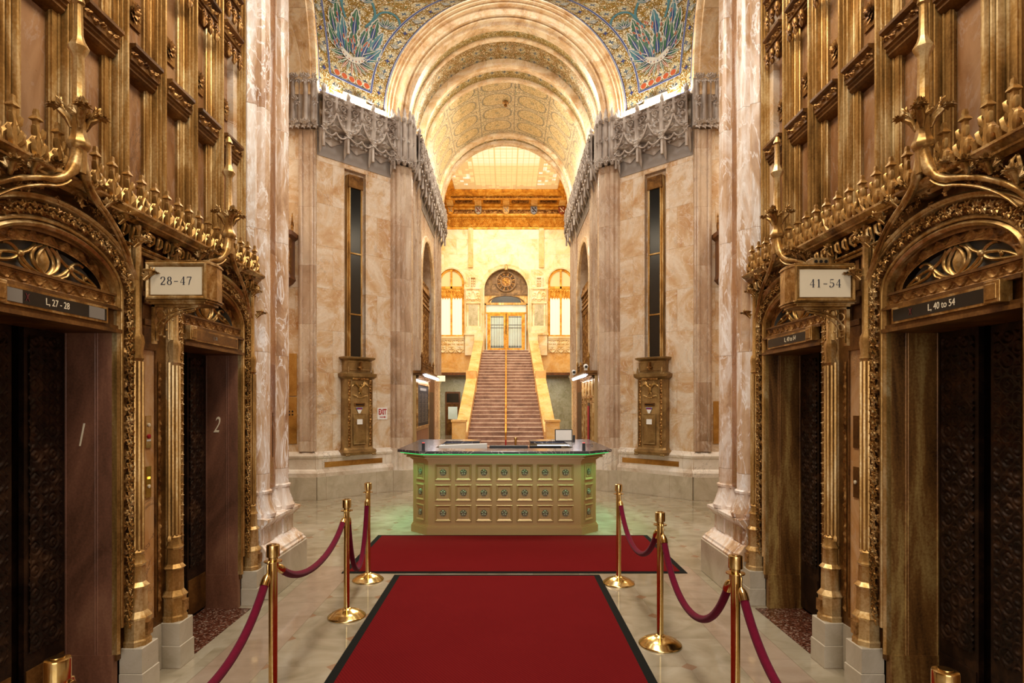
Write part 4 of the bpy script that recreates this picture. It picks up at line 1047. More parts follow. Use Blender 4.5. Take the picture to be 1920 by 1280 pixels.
    mb.build('eagle_relief', 'goldv', t)
    mb = MB(); mb.relief([(-.18, 2.265), (.18, 2.265)], .045, h_foliage(.06), .016, dd - .03, 8, .008); mb.build('top_foliage', 'carve', t, 70)
    mb = MB(); mb.box(-.13, .10, dd - .02, dd, 1.76, 1.82); mb.build('letter_slot', 'brown', t, bevel=.003)
    MB().box(-.11, .08, dd - .024, dd - .018, 1.775, 1.80).build('slot_mouth', 'dark', t)
    d = MB().box(-.145, .115, dd - .016, dd, 1.02, 1.60).build('collection_door', 'mail', t, bevel=.004)
    mb = MB(); mb.sweep([(-.145, 1.02), (.115, 1.02), (.115, 1.60), (-.145, 1.60)], [(-.012, 0), (-.012, -.012), (.0, -.016), (.012, 0)], closed=True, y=dd - .012); mb.build('door_frame', 'mail', d, 40)
    MB().box(-.075, .045, dd - .020, dd - .015, 1.40, 1.50).build('notice_card', 'white', d)
    mb = MB(); mb.add([(-.095, dd - .014, 1.73), (.055, dd - .014, 1.73), (.0, dd - .014, 1.615), (-.04, dd - .014, 1.615)], [(0, 3, 2, 1)]); st = mb.build('service_sticker', 'white', t)
    MB().add([(-.09, dd - .016, 1.727), (.05, dd - .016, 1.727), (.035, dd - .016, 1.69), (-.075, dd - .016, 1.69)], [(0, 3, 2, 1)]).build('sticker_band', 'blue', st)
    MB().add([(-.07, dd - .018, 1.712), (.03, dd - .018, 1.712), (.025, dd - .018, 1.695), (-.065, dd - .018, 1.695)], [(0, 3, 2, 1)]).build('sticker_red_mark', 'red', st)
    mb = MB(); mb.box(-.012, .012, dd - .05, dd + .03, 2.46, 2.62); mb.box(-.05, .05, dd - .045, dd + .03, 2.50, 2.525); mb.ball((0, dd - .03, 2.51), .03, 6, 4); mb.build('cross_ornament', 'carve', t, 50)
    mb = MB()
    for q in (-1, 1): mb.sweep([(q * .16 - .10, 2.47), (q * .16 + .10, 2.47), (q * .16 + .10, 2.61), (q * .16 - .10, 2.61)], [(-.008, 0), (-.008, -.01), (.008, -.006), (.008, 0)], closed=True, y=dd + .022)
    mb.build('upper_panel', 'mail', t, 40)
    return w_
for s in (-1, 1): diagonal(s)
# exit sign
t = thing('exit_sign', 'small white sign reading EXIT in red beside the left mailbox', 'sign', (-3.55 + 1.44 * cos(pi / 4), 11.15 + 1.44 * sin(pi / 4), 0), pi / 4)
MB().box(-.115, .115, -.012, .0, 1.48, 1.72).build('board', 'white', t)
text('EXIT', .155, 'red', t, (0, -.0135, 1.63), name='lettering', sx=.60, bold=.006)
MB().add([(-.07, -.0135, 1.52), (.04, -.0135, 1.52), (.04, -.0135, 1.505), (.085, -.0135, 1.528), (.04, -.0135, 1.55), (.04, -.0135, 1.536), (-.07, -.0135, 1.536)], [(0, 1, 2, 3, 4, 5, 6)]).build('arrow', 'red', t)

# transept walls facing the camera, with pilaster, brass panel and bronze gallery
for s in (-1, 1):
    side = 'left' if s < 0 else 'right'
    w_ = struct('wall_transept_' + side, (0, 11.15, 0), 0)
    bx = lambda mb, a, b, *r: mb.box(*sorted((s * a, s * b)), *r)
    mb = MB(); bx(mb, 3.55, 8.0, 0, .4, 0, 7.9); mb.build('marble_facing', 'marb', w_)
    mb = MB(); bx(mb, 3.56, 3.88, -.05, 0, .9, 6.95); bx(mb, 3.60, 3.65, -.08, 0, .9, 6.95); bx(mb, 3.80, 3.85, -.08, 0, .9, 6.95); mb.build('pilaster', 'marbr', w_, bevel=.01)
    mb = MB(); a, b = sorted((s * 3.50, s * 8.0)); mb.loft([[(x, y, z) for y, z in base_profile()] for x in (a, b)]); mb.build('base_moulding', 'marbw', w_, 30)
    mb = MB(); bx(mb, 3.52, 8.0, -.125, 0, 0, .43); mb.build('plinth', 'plinth', w_)
    for X in (8.0,):
        MB().box(*sorted((s * 8.0, s * 8.2)), 7.3, 11.5, 0, 7.9).build('wall_end_' + side, 'marb', kind='structure')
    fz = thing('carved_pier_capital', 'carved stone capital block at the %s transept pier' % side, 'capital', (0, 11.15, 0), 0, 'transept pier capitals')
    mb = MB()
    for i in range(9):
        X = s * (3.58 + .12 * i)
        mb.lathe([(.045, 7.0), (.045, 7.75), (.05, 7.78), (.05, 7.82)], (X, -.13 - .05 * (i % 2), 0), 8)
    bx(mb, 3.5, 4.65, -.15, 0, 6.98, 7.86)
    for i in range(10):
        for zz in (7.0, 7.84, 7.42):
            if zz == 7.42 and i % 3: continue
            X = s * (3.54 + .11 * i)
            leaflet(mb, (X, -.22, zz), (.5 - i % 2, -.3, .9), (0, -1, 0), .10, 5, 2.6); leaflet(mb, (X + .03, -.21, zz - .04), (.3, -.3, -.9), (0, -1, 0), .09, 5, 2.6)
    mb.build('block', 'frieze', fz, 60)
    if s < 0 or True:
        bp = thing('brass_wall_panel', 'tall flat brass wall panel on the %s transept wall' % side, 'panel', (0, 11.15, 0), 0, 'transept brass panels')
        mb = MB(); bx(mb, 3.92, 4.5, -.02, 0, 1.95 if s < 0 else 1.05, 2.75 if s < 0 else 1.85); mb.build('upper_plate', 'strip', bp, bevel=.004)
        if s < 0:
            mb = MB(); bx(mb, 3.92, 4.5, -.02, 0, 1.05, 1.93); mb.build('lower_plate', 'strip', bp, bevel=.004)
            for i in range(4): MB().ball((-(4.0 + .06 * (i % 2)), -.022, 1.60 + .06 * (i // 2)), .018, 8, 4).build('knob', 'dark', bp, 60)
    g = thing('bronze_gallery', 'dark carved bronze balcony projecting in the %s transept' % side, 'balcony', (s * 4.3, 11.15, 0), 0, 'transept balconies')
    mb = MB()
    fp = lambda r, d: [(-r, 0), (-r, -d), (-r * .5, -d * 1.5), (r * .5, -d * 1.5), (r, -d), (r, 0)]
    mb.loft([[(x, y, z) for x, y in fp(r, d)] for z, r, d in ((3.75, .05, .05), (3.85, .12, .10), (3.95, .12, .10), (4.05, .30, .25), (4.12, .36, .30), (4.2, .34, .28), (4.85, .34, .28), (4.9, .40, .33), (4.98, .40, .33), (5.0, .32, .28))])
    mb.build('body', 'wood', g, 30)
    mb = MB()
    for i in range(7): mb.lathe([(.02, 4.98), (.03, 5.1), (.012, 5.25), (.02, 5.27), (.003, 5.34)], (-.36 + .12 * i, -.30 if 0 < i < 6 else -.2, 0), 6)
    for i in range(9): mb.box(-.34 + .083 * i, -.32 + .083 * i, -.36 if 1 < i < 7 else -.30, -.2, 4.2, 4.86)
    mb.build('crest', 'carve', g, 50)
tag(MB().box(-4.2, -3.93, 10.55, 10.62, .95, 1.32).build('display_screen', 'black'), 'black screen standing on a low stand behind the left pillar', 'screen')
tag(MB().lathe([(.13, 0), (.13, .02), (.02, .03), (.02, .96)], (-4.06, 10.6, 0), 16).build('display_stand', 'black', smooth=40), 'thin black stand under the screen behind the left pillar', 'stand')

# front strip and clustered shafts where diagonal wall meets the nave
def nave_frame(s): return (s * 2.03, 0, 0), (pi / 2 if s < 0 else -pi / 2), (1 if s < 0 else -1)
for s in (-1, 1):
    side = 'left' if s < 0 else 'right'
    t = thing('corner_pier', 'fluted rose marble pier between the %s mailbox wall and the nave' % side, 'pillar', (0, 0, 0), 0, 'nave corner piers')
    def fluted(X, Y, n, w_, horizontal):
        pass
    poly = [(-2.39, 12.6), (-2.39, 12.31), (-2.33, 12.26), (-2.29, 12.30), (-2.24, 12.26), (-2.18, 12.26), (-2.16, 12.31), (-2.10, 12.31), (-2.07, 12.36), (-2.02, 12.40), (-1.97, 12.44), (-1.97, 12.52), (-2.02, 12.56), (-1.98, 12.62), (-1.98, 12.70), (-2.03, 12.74), (-2.03, 12.9), (-2.6, 12.9)]
    MB().prism(mir(poly, s), .87, 6.75).build('shaft', 'marbr', t, bevel=None)
    mb = MB()
    mb.prism(mir([(x + (.05 if x > -2.35 else 0), y - .05) for x, y in poly], s), .43, .88); mb.build('base', 'marbw', t)
    mb = MB(); mb.prism(mir([(-2.45, 12.9), (-2.45, 12.24), (-2.1, 12.16), (-1.9, 12.32), (-1.9, 12.9)], s), 0, .43); mb.build('plinth', 'plinth', t)
    mb = MB()
    for i, (x, y) in enumerate(((-2.33, 12.20), (-2.20, 12.17), (-2.08, 12.22), (-1.98, 12.32), (-1.94, 12.46), (-1.94, 12.6))):
        mb.lathe([(.03, 6.72), (.055, 6.80), (.045, 6.84), (.05, 6.86), (.045, 7.60), (.055, 7.63), (.055, 7.70), (.03, 7.74), (.04, 7.80), (.01, 7.9)], (-s * x, y, 0), 8)
        for j in range(3): leaflet(mb, (-s * x, y - .055, 6.82), (j - 1, -.4, .6 - (j == 1) * 1.4), (0, -1, 0), .09, 5, 2.2); leaflet(mb, (-s * x, y - .05, 7.24), (j - 1, -.4, .8 - (j == 1) * 1.4), (0, -1, 0), .06, 5, 2.2); leaflet(mb, (-s * x, y - .055, 7.62), (j - 1, -.4, .9), (0, -1, 0), .07, 5, 2.2)
    mb.prism(mir([(-2.42, 12.9), (-2.42, 12.22), (-2.15, 12.20), (-1.95, 12.36), (-1.95, 12.9)], s), 6.8, 7.62)
    mb.build('carved_capital', 'frieze', t, 60)

# ------------------------------------------------------------------ pendentives with mosaic
def pend_fn(sx, sy):
    def surf(a, th):   # a 0 at the nave arch .. 1 at the transept arch
        A = np.array([2.5 * cos(th), 12.32 - CY, Z0 + 2.5 * sin(th)]) if th >= 0 else np.array([2.5, 12.32 - CY, Z0 + 2.5 * th])
        B = np.array([3.55, 1.75 * cos(th), Z0 + 2.5 * sin(th)]) if th >= 0 else np.array([3.55, 1.75, Z0 + 2.5 * th])
        P = A * (1 - a) + B * a; bl = .55 * max(sin(th), 0) ** 1.3 * 4 * a * (1 - a)
        P = P + np.array([.77, .64, 0]) * bl
        return np.array([sx * P[0], CY + sy * P[1], P[2]])
    return surf
def width(th):
    A = pend_fn(1, 1); p = A(0, th); q = A(1, th); return np.linalg.norm(p - q)
for sx in (-1, 1):
    for sy in (1, -1):
        surf = pend_fn(sx, sy); n, m = 28, 50
        G = np.zeros((n + 1, m + 1, 3)); UV = np.zeros((n + 1, m + 1, 2))
        for i in range(n + 1):
            for j in range(m + 1):
                th = -.10 + (pi / 2 + .10) * j / m
                G[i, j] = surf(i / n, th); UV[i, j] = (i / n * width(th), 2.4 * th)
        flip = (sx * sy > 0)
        mb = MB(); mb.grid(G[::-1] if flip else G, UV[::-1] if flip else UV)
        mb.mi = 0
        nm = 'mosaic_pendentive'; side = 'left' if sx < 0 else 'right'
        if sy > 0:
            # raised tesserae pictures: borders and an acanthus plant
            def P2(x, z, lift):
                th = z / 2.4; wd = width(th); a = min(max(.5 + x / wd, 0), 1); e = 1e-3
                p = surf(a, th); da = surf(a + e, th) - p; dt = surf(a, th + e) - p
                nn = np.cross(da, dt); nn /= np.linalg.norm(nn) + 1e-12
                c = np.array([0, CY, Z0]) - p
                if nn @ c < 0: nn = -nn
                return tuple(p + nn * lift)
            def poly(pts, mi, lift):
                mb.mi = mi; cx = sum(p[0] for p in pts) / len(pts); cz = sum(p[1] for p in pts) / len(pts)
                V = [P2(cx, cz, lift)] + [P2(x, z, lift) for x, z in pts]; L = len(pts)
                mb.add(V, [(0, 1 + k, 1 + (k + 1) % L) for k in range(L)])
            def ribbon(pts, wd, mi, lift):
                mb.mi = mi; V = []
                for k, (x, z) in enumerate(pts):
                    x0, z0_ = pts[max(k - 1, 0)]; x1, z1_ = pts[min(k + 1, len(pts) - 1)]
                    dx, dz = x1 - x0, z1_ - z0_; L = math.hypot(dx, dz) + 1e-9
                    V += [P2(x - dz / L * wd / 2, z + dx / L * wd / 2, lift), P2(x + dz / L * wd / 2, z - dx / L * wd / 2, lift)]
                mb.add(V, [(2 * k, 2 * k + 1, 2 * k + 3, 2 * k + 2) for k in range(len(pts) - 1)])
            def leaf(x, z, ang, L, W, c1, c2, lift=.006, teeth=4):
                def shape(k, kl):
                    pts = []; N = 22
                    for sd in (1, -1):
                        rng_ = range(N + 1) if sd > 0 else range(N, -1, -1)
                        for i in rng_:
                            t_ = i / N; ww = W * k * (sin(pi * min(t_ * 1.02, 1)) ** .7) * (.72 + .28 * abs(sin(teeth * pi * t_))) * (1.15 - .5 * t_)
                            px, pz = sd * ww, t_ * L * kl
                            pts.append((x + px * cos(ang) + pz * sin(ang), z - px * sin(ang) + pz * cos(ang)))
                    return pts
                poly(shape(1.0, 1.0), 3, lift); poly(shape(.72, .94), c1, lift + .004); poly(shape(.34, .62), c2, lift + .008)
                ribbon([(x + q * L * sin(ang), z + q * L * cos(ang)) for q in (0, .3, .6, .85)], .012, 3, lift + .011)
            def drop(x, z, ang, L, W, c, lift=.018):
                pts = [(x + W * cos(a_) * cos(ang) + L * sin(a_) * sin(ang), z - W * cos(a_) * sin(ang) + L * sin(a_) * cos(ang)) for a_ in np.linspace(0, 2 * pi, 9)[:-1]]
                poly([(x + (a - x) * 1.35, z + (b - z) * 1.35) for a, b in pts], 3, lift); poly(pts, c, lift + .004)
            ths = np.linspace(.33 / 2.4, 1.35, 26)
            for off, side_ in ((.36, -1), (.30, 1)):
                pts = [(side_ * (width(th) / 2 - off), th * 2.4) for th in ths if width(th) / 2 > off]
                ribbon(pts, .045, 6, .010); ribbon(pts, .022, 1, .014)
            for off, side_ in ((.03, -1), (.03, 1)):
                pts = [(side_ * (width(th) / 2 - off), th * 2.4) for th in np.linspace(-.05, 1.5, 36)]
                ribbon(pts, .05, 1, .010); ribbon(pts, .02, 6, .014)
            for zz, o1, o2 in ((.33, .36, .30), (-.06, .03, .03)):
                wd = width(zz / 2.4) / 2; pts = [(-wd + o1 + (2 * wd - o1 - o2) * k / 8, zz) for k in range(9)]
                ribbon(pts, .045, 6, .011); ribbon(pts, .022, 1, .015)
            for k in range(5):
                poly([(-.34 + .17 * k + .08 * cos(a_), .43 + .07 * sin(a_)) for a_ in np.linspace(0, 2 * pi, 11)[:-1]], 3, .005); poly([(-.34 + .17 * k + .065 * cos(a_), .43 + .055 * sin(a_)) for a_ in np.linspace(0, 2 * pi, 11)[:-1]], 5, .008)
            for k in range(9):
                an = pi + (-1.25 + 2.5 * k / 8); leaf(.20 * sin(an) * .6 * (1 if k else 1), .80, an, .30, .040, 2 if k % 2 else 5, 3 if k % 2 else 2, .010 + .001 * k)
            for sg_ in (-1, 1):
                for k, (z_, L) in enumerate(((.86, .34), (.93, .38), (1.02, .34))): leaf(sg_ * (.18 + .03 * k), z_, sg_ * (1.75 - .38 * k), L, .065, 2, 1, .012 + .002 * k)
            rl = random.Random(5 + sx)
            for x, z, an, L, W in ((-.42, 1.18, -.35, .50, .10), (.42, 1.18, .40, .50, .10), (-.30, .90, -.70, .50, .11), (.30, .90, .70, .50, .11), (-.38, 1.38, -.10, .55, .11), (.36, 1.40, .28, .52, .11), (-.20, .92, -.32, .62, .12), (.20, .92, .32, .60, .12), (0.0, 1.34, .04, .62, .13), (-.17, 1.2, -.25, .45, .09), (.18, 1.2, .28, .45, .09), (0, .95, 0, .56, .13), (-.10, .86, -.16, .38, .07), (.10, .86, .16, .38, .07)):
                leaf(x, z, an, L, W * 1.25, 2 if rl.random() > .35 else 4, 1, .014 + .004 * rl.random(), 5)
            for k in range(22):
                x = rl.uniform(-.46, .46); drop(x, rl.uniform(.95, 1.75), x * 1.2 + rl.uniform(-.3, .3), .045, .016, 5, .030)
            ar = np.linspace(pi * 1.08, pi * 1.92, 12)
            poly([(.30 * cos(a_), 1.00 + .24 * sin(a_)) for a_ in ar] + [(.27 * cos(a_), 1.03 + .20 * sin(a_)) for a_ in ar[::-1]], 3, .032)
            for k in range(9):
                a_ = pi * (1.14 + .72 * k / 8); drop(.285 * cos(a_), 1.015 + .22 * sin(a_), 0, .012, .013, 5 if k % 2 else 1, .036)
            for x, z in ((-.62, 1.75), (.62, 1.72), (-.05, 2.15), (-.55, 2.5), (.6, 2.45)):
                for an in (-1.1, -.55, 0, .55, 1.1): leaf(x, z, an, .24, .05, 2 if abs(an) < .8 else 4, 1, .012)
            for e_ in (-1, 1):
                ribbon([(e_ * (.22 + .14 * sin(q)), 1.62 + .20 * q) for q in np.linspace(0, 3.3, 16)], .05, 4, .010)
                ribbon([(e_ * (.62 + .24 * cos(q)), 1.86 + .28 * sin(q)) for q in np.linspace(0, 3.1, 14)], .045, 4, .010)
            for side_, off in ((-1, .19), (1, .165)):
                for k in range(9):
                    z = .05 + .34 * k; x = side_ * (width(z / 2.4) / 2 - off)
                    if k % 2 == 0:
                        for an in (-.9, -.45, 0, .45, .9): leaf(x, z - .05, an, .12, .022, 4, 2, .010, 2)
                    else: poly([(x + r_ * cos(a_), z + r_ * sin(a_)) for a_, r_ in [(q * pi / 4, .055 if q % 2 == 0 else .022) for q in range(8)]], 1, .012)
            for k in range(4):
                x = -.42 + .26 * k
                for an in (-1.1, -.4, .4, 1.1): leaf(x, .10, an, .11, .022, 4 if k % 2 else 1, 3, .010, 2)
        o = mb.build(nm, ['mosaic', 'inblue', 'ingreen', 'inwhite', 'inteal', 'inred', 'ingrey'], smooth=40)
        tag(o, ('gold mosaic pendentive with blue acanthus plant, upper %s' % side) if sy > 0 else 'plain gold mosaic pendentive above the %s hall pillar' % side, 'mosaic')
        # side walls under the near pendentives
# transept arches and vaults
for s in (-1, 1):
    side = 'left' if s < 0 else 'right'
    t = thing('transept_arch', 'amber marble transept arch on the %s of the crossing' % side, 'arch', (s * 3.55, CY, 0), pi / 2 if s < 0 else -pi / 2, 'arches around the crossing')
    mb = MB(); path = [(1.75, 7.55)] + ell(1.75, 2.5, Z0, 0, 180, 60) + [(-1.75, 7.55)]
    prof = [(.0, .0), (-.02, -.03), (.02, -.04), (.05, -.01), (.07, -.03), (.11, -.03), (.13, .01), (.13, .06), (.17, .07), (.17, .75), (-.1, .75), (-.1, 0)]
    mb.sweep(path, prof, y=0); mb.build('moulding', 'archm', t, 40)
    n, m = 40, 8; G = np.zeros((n + 1, m + 1, 3)); UV = np.zeros((n + 1, m + 1, 2))
    for i in range(n + 1):
        a = pi * i / n
        for j in range(m + 1):
            G[i, j] = (s * (4.25 + 3.8 * j / m), CY + 1.72 * cos(a), 7.85 + 2.3 * sin(a)); UV[i, j] = (2.2 * a, 3.8 * j / m)
    MB().grid(G if s > 0 else G[::-1], UV if s > 0 else UV[::-1]).build('ceiling_transept', 'mosaic', smooth=60, kind='structure')
# dome and walls above the hall mouth
mb = MB(); n, m = 40, 10; G = np.zeros((n + 1, m + 1, 3)); UV = np.zeros((n + 1, m + 1, 2))
for i in range(n + 1):
    for j in range(m + 1):
        a = 2 * pi * i / n; b = pi / 2 * j / m
        G[i, j] = (3.7 * cos(a) * cos(b), CY + 3.1 * sin(a) * cos(b), 10.3 + 2.2 * sin(b)); UV[i, j] = (3.2 * a, 3 * b)
mb.grid(G, UV).build('ceiling_dome', 'mosaic', smooth=60, kind='structure')
MB().box(-8.2, 8.2, 5.6, 6.45, 7.2, 13).build('wall_near_upper', 'marb', kind='structure')

# ------------------------------------------------------------------ nave
def arch_wall(mb, x0, x1, z0, z1, cx, a, zs, b, y=0.0, sill=None, depth=.3, n=32):
    """wall face at y with an arched opening, plus its reveal"""
    A = [(cx - a, sill if sill is not None else z0)] + ell(a, b, zs, 180, 0, n, cx) + [(cx + a, sill if sill is not None else z0)]
    V = [(x, y, z) for x, z in A[1:-1]] + [(x, y, z1) for x, z in A[1:-1]]; k = n + 1
    mb.add(V, [(i, i + 1, i + 1 + k, i + k) for i in range(n)])
    for q0, q1 in ((x0, cx - a), (cx + a, x1)):
        mb.add([(q0, y, z0), (q1, y, z0), (q1, y, z1), (q0, y, z1)], [(0, 1, 2, 3)])
    if sill is not None: mb.add([(cx - a, y, z0), (cx + a, y, z0), (cx + a, y, sill), (cx - a, y, sill)], [(0, 1, 2, 3)])
    V = [(x, y, z) for x, z in A] + [(x, y + depth, z) for x, z in A]; k = len(A)
    mb.add(V, [(i, i + k, i + 1 + k, i + 1) for i in range(k - 1)])
    if sill is not None: mb.add([(cx - a, y, sill), (cx + a, y, sill), (cx + a, y + depth, sill), (cx - a, y + depth, sill)], [(0, 1, 2, 3)])
YF = 18.2
for s in (-1, 1):
    side = 'left' if s < 0 else 'right'
    loc, rz, sg = nave_frame(s)
    w_ = struct('wall_nave_' + side, loc, rz)
    bx = lambda mb, D0, D1, *r: mb.box(*sorted((D0 * sg, D1 * sg)), *r)
    mb = MB(); xa, xb = sorted((12.85 * sg, YF * sg))
    arch_wall(mb, xa, xb, 0, 7.85, 15.4 * sg, 1.2, 4.8, 1.2, 0, 2.55, .28)
    bx(mb, 12.85, YF, .40, .5, 0, 7.9)
    mb.build('marble_facing', 'marbr', w_)
    mb = MB(); bx(mb, 14.1, 16.7, .28, .33, 2.4, 6.2); mb.build('bay_back', 'marby', w_)
    mb = MB(); mb.sweep([(15.4 * sg - 1.2, 2.55)] + ell(1.2, 1.2, 4.8, 180, 0, 40, 15.4 * sg) + [(15.4 * sg + 1.2, 2.55)], [(-.02, .05), (-.04, -.02), (.03, -.05), (.10, -.03), (.12, .02)], y=0)
    mb.build('bay_moulding', 'archm', w_, 40)
    mb = MB()
    for D in (12.95, 13.12, 13.3, 13.5, 13.68, 13.86, 14.02, 16.85, 17.05, 17.3, 17.5, 17.75, 17.95, 18.12):
        r = .035 + .02 * (int(D * 100) % 3 == 0); mb.tube([(D * sg, -.005, 2.5), (D * sg, -.005, 6.8)], r, 8)
    mb.build('shaft', 'marbr', w_, 60)
    bs = thing('bronze_screen', 'pierced bronze screen in the arched bay of the %s nave wall' % side, 'screen', loc, rz, 'nave bay screens')
    mb = MB(); bx(mb, 14.22, 16.58, .16, .20, 2.6, 4.75); mb.build('panel', 'wood', bs)
    mb = MB()
    for k in range(13): vreed(mb, (14.26 + .19 * k) * sg, 2.6, 4.78, y=.16, k=.8)
    bx(mb, 14.2, 16.6, .08, .2, 4.74, 4.84); bx(mb, 14.2, 16.6, .09, .2, 4.36, 4.41); bx(mb, 14.2, 16.6, .05, .2, 2.58, 2.72)
    mb.build('mullions', 'carve', bs, 40)
    mb = MB()
    for k in range(12):
        x = (14.355 + .19 * k) * sg
        mb.tube([(x - .08, .12, 4.2), (x - .06, .12, 4.3), (x, .12, 4.35), (x + .06, .12, 4.3), (x + .08, .12, 4.2)], .014, 5)
        mb.lathe([(.03, 4.84), (.035, 4.88), (.012, 4.95), (.018, 4.98), (.003, 5.02)], (x, .12, 0), 6)
        mb.ball((x, .11, 4.5), .03, 6, 4); mb.ball((x, .11, 4.62), .024, 6, 4)
    mb.build('cresting', 'carve', bs, 60)
    frieze_obj(None, *sorted((12.75 * sg, 18.15 * sg)), 5.4 / 10, 0.0, .15, label='grey carved frieze running along the %s nave wall' % side, loc=loc, rz=rz)
    tag(MB().box(*sorted((12.8 * sg, 18.1 * sg)), -.12, -.06, 7.605, 7.62).build('cove_light_strip', 'cove', loc=loc, rotz=rz), 'glowing light strip on top of the %s nave frieze' % side, 'light', 'cove lights above the friezes')
    # lower level: wooden doorway beside the cabinet
    mb = MB(); bx(mb, 14.95, 16.5, -.05, 0, 0, 2.5); mb.build('timber_door_case', 'wood', w_)
    mb = MB(); bx(mb, 15.15, 16.2, -.06, -.05, 0, 2.1); mb.build('timber_door', 'dark', w_)
    # canopy with fluorescent tube over the cabinet
    cab = thing('directory_cabinet' if s < 0 else 'notice_cabinet', 'glass-fronted dark directory board with wood frame on the left nave wall' if s < 0 else 'gold panelled cabinet with red item inside on the right nave wall', 'cabinet', loc, rz)
    mb = MB(); bx(mb, 12.78, 14.85, -.10, 0, 0, 2.42); mb.build('body', 'dosk', cab)
    if s < 0:
        mb = MB(); bx(mb, 12.9, 14.7, -.115, -.10, 1.30, 2.22); bo = mb.build('board', 'board', cab)
        mb = MB()
        for k in range(26):
            for (q0, q1) in ((12.98, 13.45), (13.55, 14.0), (14.1, 14.6)): mb.box(q0, q1 - .06 * ((k * 7) % 4), -.117, -.115, 1.38 + .026 * k, 1.386 + .026 * k)
        mb.box(13.3, 14.3, -.117, -.115, 2.10, 2.16); mb.build('listing_rows', 'dust', bo)
        mb = MB(); mb.sweep([(12.88, 1.28), (14.72, 1.28), (14.72, 2.24), (12.88, 2.24)], [(-.02, 0), (-.02, -.03), (.02, -.03), (.02, 0)], closed=True, y=-.10); mb.build('board_frame', 'gold', cab)
        mb = MB(); bx(mb, 12.9, 14.7, -.11, -.10, .1, 1.2); mb.build('lower_panel', 'plum', cab)
    else:
        mb = MB()
        for k in range(4):
            x = -(12.95 + .5 * k)
            for z0_, z1_ in ((1.98, 2.32), (1.86, 1.94), (.95, 1.80)):
                if k == 1 and z0_ < 1: continue
                mb.sweep([(x - .36, z0_), (x, z0_), (x, z1_), (x - .36, z1_)], [(-.015, 0), (-.015, -.02), (.012, -.02), (.012, 0)], closed=True, y=-.10)
        mb.build('panel_mouldings', 'gold', cab, 40)
        mb = MB(); mb.box(-13.80, -13.47, -.112, -.10, .9, 1.82); mb.build('recess', 'dark', cab)
        mb = MB(); mb.box(-13.72, -13.55, -.13, -.11, .95, 1.75); mb.build('red_panel', 'red', cab)
    can = thing('lit_canopy', 'bronze canopy with a bright fluorescent tube above the %s cabinet' % side, 'light', loc, rz, 'canopies over the nave cabinets')
    mb = MB(); bx(mb, 12.72, 15.0, -.30, 0, 2.46, 2.52); bx(mb, 12.75, 14.95, -.24, 0, 2.42, 2.46); mb.build('shelf', 'brown', can, bevel=.004)
    mb = MB(); MBr = mb; mb.relief([(12.8 * sg, 2.35), (14.9 * sg, 2.35)] if sg > 0 else [(14.9 * sg, 2.35), (12.8 * sg, 2.35)], .08, h_foliage(.1), .03, -.14, 8, .02); mb.build('carved_band', 'carve', can, 70)
    tb = MB().tube([(13.0 * sg, -.27, 2.42), (15.4 * sg, -.27, 2.42)], .024, 10).build('fluorescent_tube', 'lampw', can, 60)
    MB().box(*sorted((12.95 * sg, 15.45 * sg)), -.31, -.23, 2.45, 2.475).build('lamp_housing', 'white', can)
    for k, (D, h) in enumerate(((12.85, .40), (13.5, .28), (14.2, .28), (14.85, .32))):
        MB().lathe([(.03, 2.52), (.022, 2.6), (.02, 2.52 + h * .7), (.035, 2.52 + h * .75), (.008, 2.52 + h)], (D * sg, -.22, 0), 6).build('crest_post', 'goldv' if s > 0 else 'brown', can, 40)
    mb = MB(); 
    for z in (2.56, 2.64, 2.70): bx(mb, 12.85, 14.85, -.225, -.21, z, z + .015)
    for k in range(14): bx(mb, 12.9 + .145 * k, 12.92 + .145 * k, -.225, -.21, 2.52, 2.71)
    mb.build('crest_rail', 'brown', can)
    l = area('cabinet_lamp', (s * (2.03 - .27), 14.2, 2.37), (0, 0, 0), .06, 2.2, 16, (.96, .95, 1))
tag(MB().box(-2.0, -1.74, 17.0, 17.04, 2.44, 2.60).build('lit_box_sign', 'creamlit'), 'small cream lit box sign at the far end of the left nave wall', 'sign')
for nm, x, y, z, lb in (('x', 1.73, 12.7, 2.60, 'white dome camera at the near end of the right canopy'), ('x', 1.72, 14.9, 2.60, 'white dome camera at the far end of the right canopy')):
    t = thing('security_camera', lb, 'camera', (x, y, z), 0, 'dome cameras')
    MB().ball((0, 0, 0), .055, 14, 9).build('housing', 'white', t, 60); MB().ball((0, -.032, -.005), .032, 12, 8).build('lens', 'black', t, 60); MB().box(-.03, .03, -.02, .08, -.08, -.04).build('mount', 'white', t)

# front arch, ribs and vault
fa = thing('nave_arch', 'large moulded marble arch opening the nave', 'arch', (0, 12.32, 0), 0, 'arches around the crossing')
mb = MB(); path = [(2.5, 7.55)] + ell(2.5, 2.5, Z0, 0, 180, 72) + [(-2.5, 7.55)]
prof = [(.0, .10), (.0, -.02), (.015, -.07), (.04, -.07), (.05, -.01), (.065, -.03), (.095, -.04), (.11, .04), (.13, .01), (.155, .02), (.165, .10), (.27, .13), (.28, .07), (.31, .05), (.34, .07), (.345, .16), (.365, .13), (.39, .14), (.395, .22), (.45, .25), (.45, .45), (0, .45)]
mb.sweep(path, prof, y=0); mb.build('moulding', 'archm', fa, 40)
def vault(r, y0, y1, mat, nm, n=64, m=24):
    G = np.zeros((n + 1, m + 1, 3)); UV = np.zeros((n + 1, m + 1, 2))
    for i in range(n + 1):
        a = pi * i / n
        for j in range(m + 1):
            G[i, j] = (r * cos(a), y0 + (y1 - y0) * j / m, Z0 + r * sin(a)); UV[i, j] = (r * a, y0 + (y1 - y0) * j / m)
    for sgn in (0,): pass
    return MB().grid(G[::-1], UV[::-1]).build(nm, mat, smooth=60, kind='structure')
